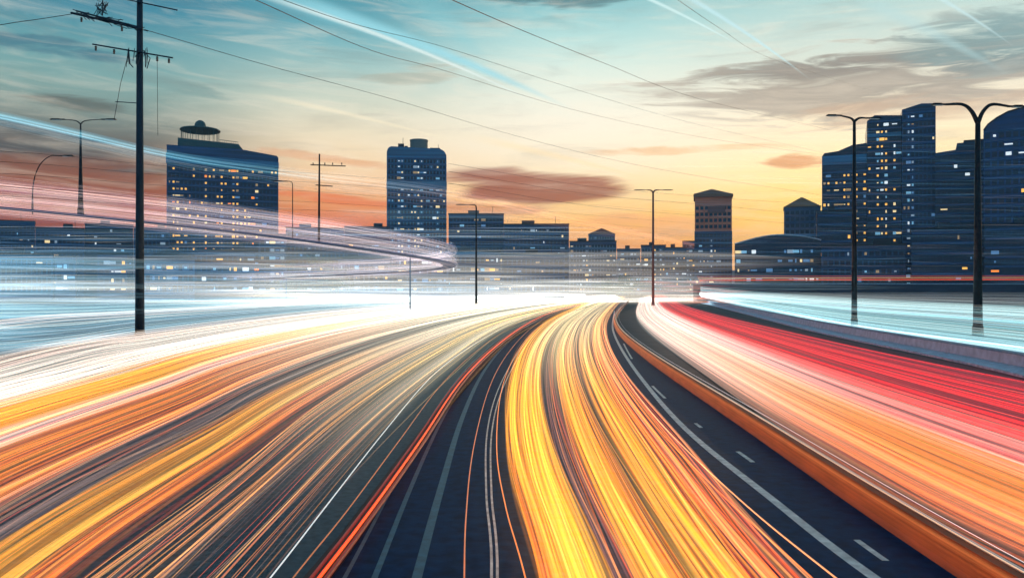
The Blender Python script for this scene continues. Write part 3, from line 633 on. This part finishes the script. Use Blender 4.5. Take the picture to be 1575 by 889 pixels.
# 5. wide navy block to the right
D = 330; b5 = empty('office_block', (px_x(1480, D), D, 0), 'wide unlit navy block stepped up behind the tallest street lamp', 'office block')
bx = b5.location.x; X = lambda p: px_x(p, D) - bx
m = MB(); m.front([(X(1437.5), 0), (X(1530), 0), (X(1530), px_z(219, D)), (X(1472), px_z(220, D)), (X(1470), px_z(230, D)), (X(1437.5), px_z(233, D))], 0, 28); m.build('wall', gl_dark, b5)
facade(b5, X(1438), X(1529), 4, px_z(236, D), 0, 2.4, 3.4, rng, .035, MIX, 40)
m = MB(); m.box((X(1500), 8, px_z(219, D) + .6), (9, 8, 1.6)); m.build('roof_plant', roofm, b5)
# 6. blue building with the curved roof at the frame edge
D = 300; b6 = empty('glass_building', (px_x(1580, D), D, 0), 'blue glass building with a swept curved roof at the right edge', 'office block')
bx = b6.location.x; X = lambda p: px_x(p, D) - bx
arc = [(X(1511), px_z(196, D)), (X(1518), px_z(187, D)), (X(1532), px_z(178, D)), (X(1550), px_z(170, D)), (X(1570), px_z(166, D)), (X(1600), px_z(163, D)), (X(1640), px_z(166, D)), (X(1680), px_z(176, D))]
m = MB(); m.front([(X(1511), 0), (X(1680), 0)] + arc[::-1], 0, 32); m.build('wall', mat('cobalt_glass', (20, 62, 112), .25, 0, .4, (.03, .03, .7), 1.0), b6)
facade(b6, X(1512), X(1679), 4, px_z(198, D), 0, 2.6, 3.4, rng, .05, [2, 2, 1, 0], 60)
m = MB(); m.tube([(p[0], -.2, p[1] + .15) for p in arc], .3, 6); m.build('roof_rim', steelb, b6)
# 7. smaller right-hand buildings
def simple(name, label, xa, xb, yt, D, mt, lit=.14, pal=COOL, roof='flat', depth=22, cat='building', bay=2.3, cap=36, group=None):
    e = empty(name, (px_x((xa + xb) / 2, D), D, 0), label, cat, group); w = px_x(xb, D) - px_x(xa, D); zt = px_z(yt, D)
    m = MB()
    if roof == 'pyramid':
        m.box((0, depth / 2, zt / 2), (w, depth, zt)); q = MB(); q.box((0, depth / 2, zt + 3), (w + .8, depth + .8, 6), 0, .04); q.build('roof', roofw, e)
    elif roof == 'arch':
        n = 12; m.front([(-w / 2, 0), (w / 2, 0)] + [(w / 2 - w * k / n, zt - 4 + 4 * math.sin(math.pi * (k / n * .85 + .12))) for k in range(n + 1)], 0, depth)
        q = MB(); q.tube([(w / 2 - w * k / n, -.3, zt - 4 + 4 * math.sin(math.pi * (k / n * .85 + .12)) + .2) for k in range(n + 1)], .3, 6); q.build('roof_edge', conc, e)
    elif roof == 'gable':
        m.box((0, depth / 2, zt / 2), (w, depth, zt)); q = MB(); q.front([(-w / 2 - .3, zt), (w / 2 + .3, zt), (0, zt + w * .22)], -.3, depth + .3); q.build('roof', roofm, e)
    else:
        m.box((0, depth / 2, zt / 2), (w, depth, zt))
        q = MB(); q.box((0, depth / 2, zt + .35), (w + .4, depth + .4, .7)); q.build('parapet', roofm, e)
        if w > 14:
            q = MB(); q.box((w * rng.uniform(-.25, .25), depth * .5, zt + 1.9), (w * .2, 5, 2.4)); q.build('roof_plant', roofm, e)
            if rng.random() < .5:
                q = MB(); q.tube([(w * .3, depth * .4, zt + .7), (w * .3, depth * .4, zt + 5.5)], .12, 5); q.build('antenna', steel, e)
    m.build('wall', mt, e)
    facade(e, -w / 2 + .5, w / 2 - .5, 2.5, zt - (5 if roof == 'arch' else 1.5), 0, bay, 3.3, rng, lit, pal, cap, bands=zt > 14)
    return e
simple('office_block', 'small block with a rust coloured pyramid roof left of the tall stepped tower', 1206, 1262, 318, 420, gl_grey, .03, COOL, 'pyramid', cat='office block')
simple('office_block', 'unlit flat roofed block in front of the stepped tower, just left of its street lamp', 1256, 1312, 326, 338, gl_dark, .05, WARM, cat='office block')
simple('office_block', 'long low navy hall with a gently arched pale roof edge and many small white lights', 1129, 1262, 362, 340, gl_dark, .45, COOL, 'arch', 30, 'hall', 2.2, 70)
simple('office_block', 'low dark block between the two large street lamps with a few orange lights', 1400, 1500, 352, 300, gl_dark, .05, WARM, cat='office block')
simple('office_block', 'low dark block at the foot of the curved roof building', 1512, 1640, 345, 285, gl_dark, .04, WARM, cat='office block')
simple('office_block', 'low navy block under the arched hall roof, right of the rosy tower', 1262, 1392, 378, 320, gl_navy, .3, COOL, cat='office block')
# 8. misty low town in the middle and on the left
low = [  # (x0, x1, ytop, D, mat, lit, roof, label)
 (690, 775, 330, 470, gl_navy, .06, 'flat', 'flat navy block directly right of the slim drum topped tower'),
 (775, 875, 346, 450, gl_navy, .10, 'flat', 'broad navy block second to the right of the drum topped tower'),
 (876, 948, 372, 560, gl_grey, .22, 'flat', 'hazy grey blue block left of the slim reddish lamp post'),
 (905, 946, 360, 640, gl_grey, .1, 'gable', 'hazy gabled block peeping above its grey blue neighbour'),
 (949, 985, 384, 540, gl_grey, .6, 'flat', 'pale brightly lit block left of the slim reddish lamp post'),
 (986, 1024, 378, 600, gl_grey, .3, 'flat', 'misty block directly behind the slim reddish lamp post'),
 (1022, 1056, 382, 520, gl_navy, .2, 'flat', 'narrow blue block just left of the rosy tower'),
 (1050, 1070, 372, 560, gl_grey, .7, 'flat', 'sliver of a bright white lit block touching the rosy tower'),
 (-60, 55, 340, 430, gl_navy, .08, 'flat', 'dark navy block at the left edge behind the curved lamp post'),
 (55, 130, 352, 400, gl_navy, .10, 'flat', 'dark navy block behind the tapered twin arm lamp post'),
 (131, 205, 346, 440, gl_dark, .10, 'flat', 'dark block just left of the transmission pole'),
 (206, 262, 352, 380, gl_navy, .14, 'flat', 'navy block between transmission pole and domed tower'),
 (85, 116, 396, 320, gl_grey, .75, 'flat', 'low block with bright white windows under the twin arm lamp post'),
 (150, 196, 392, 330, gl_navy, .4, 'flat', 'low waterfront block with yellowish windows left of the transmission pole'),
 (0, 82, 392, 340, gl_teal, .12, 'flat', 'low teal waterfront shed at the left edge'),
 (222, 300, 398, 318, gl_teal, .35, 'gable', 'low gabled waterfront hall right of the transmission pole'),
 (300, 392, 386, 330, gl_navy, .22, 'flat', 'waterfront block at the foot of the domed tower'),
 (398, 440, 362, 360, gl_grey, .5, 'flat', 'narrow block with pinkish lit bays at the right foot of the domed tower'),
 (440, 530, 352, 420, gl_navy, .16, 'flat', 'navy block behind the small utility pole'),
 (530, 600, 350, 450, gl_dark, .1, 'flat', 'dark block touching the left side of the drum topped tower'),
 (520, 600, 398, 330, gl_grey, .35, 'flat', 'low grey waterfront block right of the trees'),
 (602, 690, 392, 340, gl_grey, .45, 'flat', 'low waterfront block with white lights at the foot of the drum topped tower'),
 (692, 770, 388, 350, gl_navy, .35, 'flat', 'low waterfront block beside the hook armed lamp post'),
 (772, 868, 392, 360, gl_navy, .3, 'flat', 'long low waterfront block below the broad navy block'),
]
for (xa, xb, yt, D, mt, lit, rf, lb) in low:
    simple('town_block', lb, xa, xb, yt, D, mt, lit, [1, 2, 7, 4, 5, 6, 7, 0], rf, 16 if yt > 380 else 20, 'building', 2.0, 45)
# hills behind
def hill(pts, D, depth):
    q = MB(); n = len(pts); rows = 6
    for j in range(rows + 1):
        k = math.sin(math.pi * j / rows)
        for (x, y) in pts: q.v.append((px_x(x, D), D + depth * j / rows, max(0, px_z(y, D)) * k - 1))
    for j in range(rows):
        for i in range(n - 1): q.f.append((j * n + i, j * n + i + 1, (j + 1) * n + i + 1, (j + 1) * n + i))
    tag(q.build('hill', hillm, smooth=True), kind='structure')
hill([tuple(p) for p in spline([(640, 420), (700, 345), (780, 340), (850, 350), (930, 368), (1000, 385), (1080, 392), (1180, 400), (1300, 430)], 40)], 1500, 900)
hill([tuple(p) for p in spline([(-900, 430), (-500, 380), (-100, 345), (200, 350), (420, 343), (520, 345), (640, 352), (760, 380), (860, 430)], 40)], 1700, 900)
# embankment road on the far right with a wall
eb = empty('embankment', (192, 262, 0), 'long dark embankment wall behind the cyan light stream', 'embankment')
m = MB(); m.box((0, 6, 3.0), (260, 14, 6.0)); m.build('retaining_wall', mat('embankment_stone', (58, 64, 82), .85, 0, .3, (.1, .1, .6), 1.0), eb)
m = MB(); m.box((0, -.8, 6.15), (260, .5, .3)); m.build('coping', conc, eb)
m = MB()
for k in range(66): m.box((-129 + k * 3.95, -.8, 6.75), (.08, .08, .9))
m.box((0, -.8, 7.2), (260, .1, .08)); m.box((0, -.8, 6.85), (260, .06, .05)); m.build('railing', steelb, eb)
def emb(label, col, y, z, r, es=1.0):
    q = MB(); q.tube([(62, y, z - .2), (90, y, z), (160, y, z + .1), (290, y, z)], r, 6)
    tag(q.build('light_trail', mat('glow_%d_%d_%d' % col, col, .5, emit=col, es=es)), label, 'light trail')
emb('orange red tail light trail along the embankment top', (226, 84, 44), 266, 7.5, .16)
emb('amber light trail second on the embankment top', (220, 150, 90), 268, 8.2, .10)
emb('faint crimson light trail highest on the embankment top', (150, 58, 52), 269, 8.8, .09)

# ------------------------------------------------------------------ flyover on the left with its pale light veil
path = [(-150, 92, 20.5), (-100, 112, 18.2), (-66, 126, 15.8), (-42, 140, 13.6), (-26, 156, 11.8), (-16.5, 172, 10.6), (-14.5, 186, 9.9), (-19, 202, 9.4), (-35, 226, 9.0), (-60, 254, 8.6), (-90, 288, 8.2), (-124, 336, 8.0)]
fp = [Vector(p) for p in spline(path, 70)]
fly = empty('flyover', (-60, 130, 0), 'slender elevated flyover curling over the left waterfront under pale light trails', 'bridge')
off = fly.location
def rel(ps, dz=0): return [p - off + Vector((0, 0, dz)) for p in ps]
profile_along(rel(fp), [(-1.5, -.06), (-1.5, 0), (1.5, 0), (1.5, -.06), (.6, -.12), (-.6, -.12)], mat('flyover_concrete', (60, 90, 130), .7), 'deck', fly)
for sgn in (-1, 1): profile_along(rel(fp), [(sgn * 1.4 - .04, .003), (sgn * 1.4 - .04, .14), (sgn * 1.4 + .04, .14), (sgn * 1.4 + .04, .003)], mat('flyover_concrete', (60, 90, 130), .7), 'parapet', fly)
for k in (8, 28, 60):
    p = fp[k] - off; q = MB(); q.tube([(p.x, p.y, -3), (p.x, p.y, p.z - .24)], [.16, .12], 12); q.build('pier', mat('haze_pale_pier', (130, 158, 184), .7), fly)  # haze put into the pier colour by paling it
def veil(label, specs, n=90):
    V = []; Fc = []; C = []; base = 0; tt = np.linspace(0, 1, n); pts = spline(path, n)
    d = np.gradient(pts, axis=0); d[:, 2] = 0; d /= np.linalg.norm(d, axis=1)[:, None]; side = np.stack([d[:, 1], -d[:, 0], 0 * d[:, 0]], 1)
    for (zl, zh, cnt, wr, cols, i0, i1) in specs:
        for _ in range(cnt):
            z = RNG.uniform(zl, zh); o_ = RNG.uniform(-2.2, 2.2)
            a0 = int(RNG.uniform(i0, i0 + .12) * n); a1 = int(RNG.uniform(i1 - .12, i1) * n)
            p = pts + side * o_ + np.array([0, 0, 1])[None] * (z + .25 * np.sin(tt * RNG.uniform(5, 16) + RNG.uniform(0, 6)))[:, None]
            w = RNG.uniform(*wr); q = p[a0:a1]; s_ = side[a0:a1]; k = len(q)
            up = np.array([0, 0, w])[None]
            ring = np.stack([q - s_ * w, q + up, q + s_ * w, q - up], 1)
            c = np.array(lin(cols[RNG.integers(len(cols))])[:3]) * RNG.uniform(.8, 1.1)
            V.append(ring.reshape(-1, 3)); C.append((np.repeat(c[None], k, 0)[:, None, :] * EDGE * min(.34, .0075 / w)).reshape(-1, 3))
            i = np.arange(k - 1)[:, None] * 4; j = np.arange(4)[None]; j2 = (j + 1) % 4
            Fc.append((base + np.stack([i + j, i + 4 + j, i + 4 + j2, i + j2], -1)).reshape(-1, 4)); base += 4 * k
    V = np.concatenate(V); Fc = np.concatenate(Fc); C = np.concatenate(C)
    me = bpy.data.meshes.new('light_stream'); me.from_pydata(V.tolist(), [], Fc.tolist()); me.update()
    at = me.color_attributes.new('tint', 'FLOAT_COLOR', 'POINT'); at.data.foreach_set('color', np.concatenate([C, np.ones((len(C), 1))], 1).astype(np.float32).ravel())
    me.materials.append(LM); o = bpy.data.objects.new('light_stream', me); COL.objects.link(o); return tag(o, label, 'light trails', None, 'stuff')
VE = [(226, 196, 188), (206, 178, 178), (240, 214, 200), (190, 166, 172), (176, 156, 170)]
veil('pale rosy veil of light trails sweeping along the elevated flyover', [(.5, 2.2, 50, (.015, .05), VE, 0, 1), (2.7, 4.2, 42, (.012, .04), VE, 0, .95), (-.9, .5, 46, (.015, .05), VE, 0, 1), (2.2, 2.8, 12, (.02, .03), [(84, 92, 132)], 0, .9), (.5, 4.4, 40, (.015, .03), [(250, 232, 220), (150, 160, 190)], 0, .9)])

# ------------------------------------------------------------------ street lamps, poles, wires
def lamp_head(e, p, ang, L=1.1):
    q = MB(); c = math.cos(ang); s_ = math.sin(ang)
    q.box((0, 0, 0), (L, .34, .13)); q.box((L * .15, 0, .09), (L * .55, .24, .08))
    o = q.build('lamp_head', steel, e, loc=p); o.rotation_euler = (0, 0, ang)
    q = MB(); q.box((L * .08, 0, -.09), (L * .6, .26, .05)); q.build('lens', lampglass, o)
def street_lamp(label, x, ytop, D, arms, r0, r1, base=0.0, ysplit=None, grp=None, name='street_lamp', mt=None):
    mt = mt or steel
    e = empty(name, (px_x(x, D), D, base), label, 'street lamp', grp); zs = px_z(ysplit or ytop, D) - base; sc = D / F
    q = MB(); q.lathe((0, 0, 0), [(r0 * 1.9, 0), (r0 * 1.9, .06), (r0 * 1.2, .12), (r0 * 1.15, .9), (r0, 1.1)], 14); q.build('base', mt, e)
    q = MB(); q.tube([(0, 0, 1.0), (0, 0, zs * .5), (0, 0, zs)], [r0, (r0 + r1) / 2, r1], 14); q.build('pole', mt, e, smooth=True)
    for a in arms:
        pts = [((px - x) * sc, 0, px_z(py, D) - base) for px, py in a]; sp_ = [tuple(p) for p in spline(pts, 18)]
        q = MB(); q.tube(sp_, [r1 * (1.0 - .5 * k / 17) for k in range(18)], 8); q.build('arm', mt, e, smooth=True)
        d = Vector(sp_[-1]) - Vector(sp_[-2]); L = 1.3 * D / 70
        lamp_head(e, (sp_[-1][0] + (L * .4 if d.x > 0 else -L * .4), 0, sp_[-1][2]), 0 if d.x > 0 else math.pi, L)
    return e
street_lamp('tall dark street lamp with two short arms in front of the stepped glass tower', 1314, 186, 95, [[(1314, 187), (1308, 182), (1292, 178)], [(1314, 187), (1322, 182), (1334, 182)]], .34, .17, ysplit=186)
street_lamp('tallest dark street lamp with two gooseneck arms forming a Y at the right', 1504, 188, 76, [[(1504, 190), (1494, 171), (1480, 161), (1454, 161)], [(1504, 190), (1512, 172), (1526, 161), (1553, 164)]], .42, .22, ysplit=188)
street_lamp('slim reddish twin head lamp post standing where the streams converge', 1004.5, 296, 215, [[(1004.5, 296), (1001, 293), (996, 292.5)], [(1004.5, 296), (1008, 293), (1014, 292.5)]], .38, .24, ysplit=295, mt=mat('rosy_steel', (120, 70, 66), .5, .3, .2))
street_lamp('hook armed slim lamp post right of the drum topped tower', 732.5, 318, 225, [[(732.5, 320), (731, 316), (722, 315)]], .35, .2, ysplit=319)
# lamps on the flyover
def on_fly(x, D0):
    best = min(fp[:36], key=lambda p: abs(p.x / p.y * F + CX - x)); return best
b_ = on_fly(124, 0); street_lamp('tapered lamp post with long twin arms standing on the flyover', 124, 190, b_.y, [[(124, 191), (116, 186), (98, 184)], [(124, 191), (132, 186), (158, 184)]], .40, .10, base=b_.z, ysplit=190)
b_ = on_fly(50, 0); street_lamp('curved single arm street lamp at the left end of the flyover', 50, 262, b_.y, [[(50, 330), (51, 285), (60, 256), (76, 241), (92, 240)]], .14, .10, base=b_.z, ysplit=300)
b_ = on_fly(450, 0); street_lamp('small bracket lamp post on the flyover left of the small utility pole', 450, 282, b_.y, [[(450, 284), (448, 280), (440, 279)]], .10, .07, base=b_.z, ysplit=283)
# transmission pole
b_ = on_fly(215, 0); D = 74
tp = empty('transmission_pole', (px_x(215, D), D, -.03), 'very tall dark steel transmission pole with crossarms and tangled ironwork', 'utility pole')
sc = D / F; TZ = lambda y: px_z(y, D) + .03; TX = lambda x: (x - 215) * sc
q = MB(); q.tube([(0, 0, 0), (0, 0, TZ(250)), (0, 0, TZ(-70))], [.42, .33, .24], 14); q.build('pole', steelb, tp, smooth=True)
q = MB(); q.lathe((0, 0, 0), [(.7, 0), (.7, .08), (.5, .15), (.46, .5)], 14); q.build('base', steelb, tp)
for (xa, ya, xb, yb, r) in ((145, 70, 268, 91, .07), (185, -1, 275, 18, .06), (112, 22, 222, 47, .11), (120, 19, 216, 44, .08), (180, 158, 212, 160, .04)):
    q = MB(); q.tube([(TX(xa), -.3, TZ(ya)), (TX(xb), -.3, TZ(yb))], r, 6); q.build('crossarm', steelb, tp)
q = MB(); rr = random.Random(5)
for k in range(46):                                            # lattice of the outrigger
    u = rr.random(); xa = 118 + 92 * u; ya = 21 + 24 * u
    q.tube([(TX(xa), -.3 + rr.uniform(-.5, .5), TZ(ya + rr.uniform(-3, 3))), (TX(xa + rr.uniform(4, 22)), -.3 + rr.uniform(-.5, .5), TZ(ya + rr.uniform(-4, 10)))], .035, 5)
for k in range(26):
    q.tube([(TX(148 + rr.uniform(0, 20)), -.3 + rr.uniform(-.4, .4), TZ(4 + rr.uniform(0, 24))), (TX(148 + rr.uniform(0, 20)), -.3 + rr.uniform(-.4, .4), TZ(4 + rr.uniform(0, 24)))], .03, 5)
q.tube([(TX(161), -.3, TZ(-10)), (TX(160), -.3, TZ(26))], .05, 6)
q.build('outrigger_lattice', steelb, tp)
q = MB()
for k in range(20): 
    a = rr.uniform(199, 238); q.tube([(TX(a), -.35, TZ(78 + rr.uniform(-3, 8))), (TX(a + rr.uniform(-3, 3)), -.35 + rr.uniform(-.3, .3), TZ(90 + rr.uniform(-2, 16)))], .03, 5)
q.tube([(TX(201), -.4, TZ(80)), (TX(203), -.4, TZ(100)), (TX(208), -.4, TZ(106))], .05, 6); q.tube([(TX(222), -.4, TZ(79)), (TX(234), -.4, TZ(92)), (TX(229), -.4, TZ(108))], .04, 6)
q.build('jumper_ironwork', steelb, tp)
for (x, y) in ((150, 71), (178, 76), (244, 87), (262, 90), (128, 27), (190, 41)):
    q = MB(); q.lathe((TX(x), -.3, TZ(y) - .55), [(.05, 0), (.12, .08), (.06, .14), (.12, .22), (.06, .28), (.12, .36), (.05, .45)], 10); q.build('insulator', ins, tp)
q = MB(); q.tube([(TX(199), -.3, TZ(88)), (TX(188), -.3, TZ(130)), (TX(178), -.3, TZ(186))], .025, 5); q.tube([(TX(244), -.3, TZ(88)), (TX(245), -.3, TZ(210))], .02, 5); q.build('hanging_cable', wirem, tp)
# small utility pole on the flyover
b_ = on_fly(490.5, 0); D = b_.y; up = empty('utility_pole', (px_x(490.5, D), D, b_.z), 'small utility pole with a crossarm standing right of the domed tower', 'utility pole')
uz = lambda y: px_z(y, D) - b_.z; ux = lambda x: (x - 490.5) * D / F
q = MB(); q.tube([(0, 0, 0), (.1, 0, uz(237))], [.24, .13], 10); q.build('pole', steel, up, smooth=True)
for (xa, ya, xb, yb) in ((478, 254, 532, 256), (486, 285, 512, 287)):
    q = MB(); q.tube([(ux(xa), -.2, uz(ya)), (ux(xb), -.2, uz(yb))], .10, 6); q.build('crossarm', steel, up)
for x in (482, 500, 512, 526):
    q = MB(); q.lathe((ux(x), -.2, uz(255)), [(.05, .1), (.13, .2), (.07, .3), (.13, .4), (.05, .5)], 8); q.build('insulator', ins, up)
# power lines
def wire(label, pts, r=.03, mt=None, group=None, n=50):
    c = [(x, y, math.log(D)) for x, y, D in pts]; s_ = spline(c, n)
    q = MB(); q.tube([P(x, y, math.exp(l)) for x, y, l in s_], r, 5); tag(q.build('power_line', mt or wirem, smooth=True), label, 'wire', group)
wire('dark power line entering from the left edge to the outrigger of the transmission pole', [(-200, 74, 60), (0, 39, 67), (60, 30, 70), (118, 21, 74)], .03)
wire('long dark power line from the transmission pole towards the glass tower', [(222, 46, 74), (400, 98, 95), (600, 152, 130), (800, 211, 190), (1000, 258, 270), (1262, 300, 365)], .032)
wire('brown power line running along the brightest cyan contrail', [(250, -62, 40), (390, -1, 52), (560, 74, 75), (680, 108, 105), (870, 166, 170), (1060, 208, 250), (1275, 240, 365)], .028, wireb)
wire('thin grey power line starting above the brightest contrail', [(300, -50, 40), (520, 30, 60), (680, 72, 85), (860, 130, 130), (1050, 186, 210), (1270, 236, 366)], .022)
wire('reddish power line crossing the top centre of the sky', [(560, -62, 40), (690, -2, 55), (800, 46, 80), (930, 98, 120), (1060, 148, 190), (1275, 200, 366)], .034, wireb)
wire('faint brown power line at the top right over the grey cloud bank', [(960, -60, 50), (1045, 2, 70), (1110, 46, 100), (1180, 88, 170), (1340, 140, 366)], .02, wireb)
for k, (ya, yb, yc, yd, lb) in enumerate([(228, 248, 268, 292, 'highest of the dark wires crossing the orange sky at left'), (244, 262, 282, 306, 'second dark wire below the top one in the orange sky at left'), (262, 278, 296, 322, 'middle dark wire crossing the red sky beside the curved lamp'), (282, 296, 312, 334, 'fourth dark wire low in the red sky at left'), (296, 310, 324, 342, 'lowest dark wire in the red sky at left')]):
    wire(lb, [(-250, ya - 8, 70), (50, ya + 8, 95), (258, yb + 8, 130), (500, yc, 180), (800, yd, 280), (1090, yd + 24, 520)], .024)
for k, (ya, yb, lb) in enumerate([(300, 312, 'highest wire strung between rosy tower and pyramid roof'), (312, 328, 'middle wire strung between rosy tower and pyramid roof'), (330, 344, 'lowest wire strung between rosy tower and pyramid roof')]):
    wire(lb, [(690, ya - 48, 200), (900, ya - 14, 300), (1100, ya + 4, 380), (1215, yb, 425)], .04)

# ------------------------------------------------------------------ trees
def tree(label, x, D, h, w, seed, grp=None):
    r = random.Random(seed); e = empty('tree', (px_x(x, D), D, -.03), label, 'tree', grp)
    q = MB(); q.tube([(0, 0, 0), (.1, .1, h * .3), (.2, 0, h * .6)], [.32, .24, .12], 8)
    for k in range(6):
        a = r.uniform(0, 6.3); q.tube([(.12, .05, h * r.uniform(.28, .5)), (w * .3 * math.cos(a), w * .3 * math.sin(a), h * r.uniform(.55, .8))], [.12, .04], 5)
    q.build('trunk', bark, e)
    q = MB(); cl = [(r.gauss(0, w * .24), r.gauss(0, w * .24), h * r.uniform(.35, .92), r.uniform(.10, .2) * w) for _ in range(20)]
    for _ in range(1500):
        cx, cy, cz, cr = r.choice(cl); v = Vector((r.gauss(0, 1), r.gauss(0, 1), r.gauss(0, .8))).normalized() * cr * r.uniform(.5, 1.1)
        c = Vector((cx, cy, cz)) + v; s_ = r.uniform(.18, .42); a = Vector((r.gauss(0, 1), r.gauss(0, 1), r.gauss(0, 1))).normalized(); b = a.orthogonal().normalized()
        n = len(q.v); q.v += [tuple(c - a * s_), tuple(c + b * s_ * .6), tuple(c + a * s_), tuple(c - b * s_ * .6)]; q.f.append((n, n + 1, n + 2, n + 3))
    q.build('crown', leaf, e); return e
tree('tallest of the teal green trees on the waterfront below the small utility pole', 487, 296, 17, 15, 1)
tree('lower bushy tree at the left of the waterfront trees', 455, 298, 11, 12, 2)
tree('lower bushy tree at the right of the waterfront trees', 520, 300, 12, 13, 3)
tree('low dark green tree left of the slim reddish lamp post', 968, 330, 10, 16, 4)
tree('small round tree just left of the low dark green one', 935, 345, 8, 12, 6)

# ------------------------------------------------------------------ evening haze
hz = MB(); hz.box((0, 1150, 58.5), (5240, 3140, 125)); ho = hz.build('haze', bpy.data.materials.new('haze_air'))
hm = ho.data.materials[0]; hm.use_nodes = True; t = hm.node_tree; t.nodes.clear()
pv = t.nodes.new('ShaderNodeVolumePrincipled'); pv.inputs['Color'].default_value = lin((200, 226, 236)); pv.inputs['Density'].default_value = .0002; pv.inputs['Anisotropy'].default_value = .2
ou = t.nodes.new('ShaderNodeOutputMaterial'); t.links.new(pv.outputs[0], ou.inputs['Volume'])
tag(ho, 'pale evening haze over the whole city and road', 'haze', None, 'stuff')
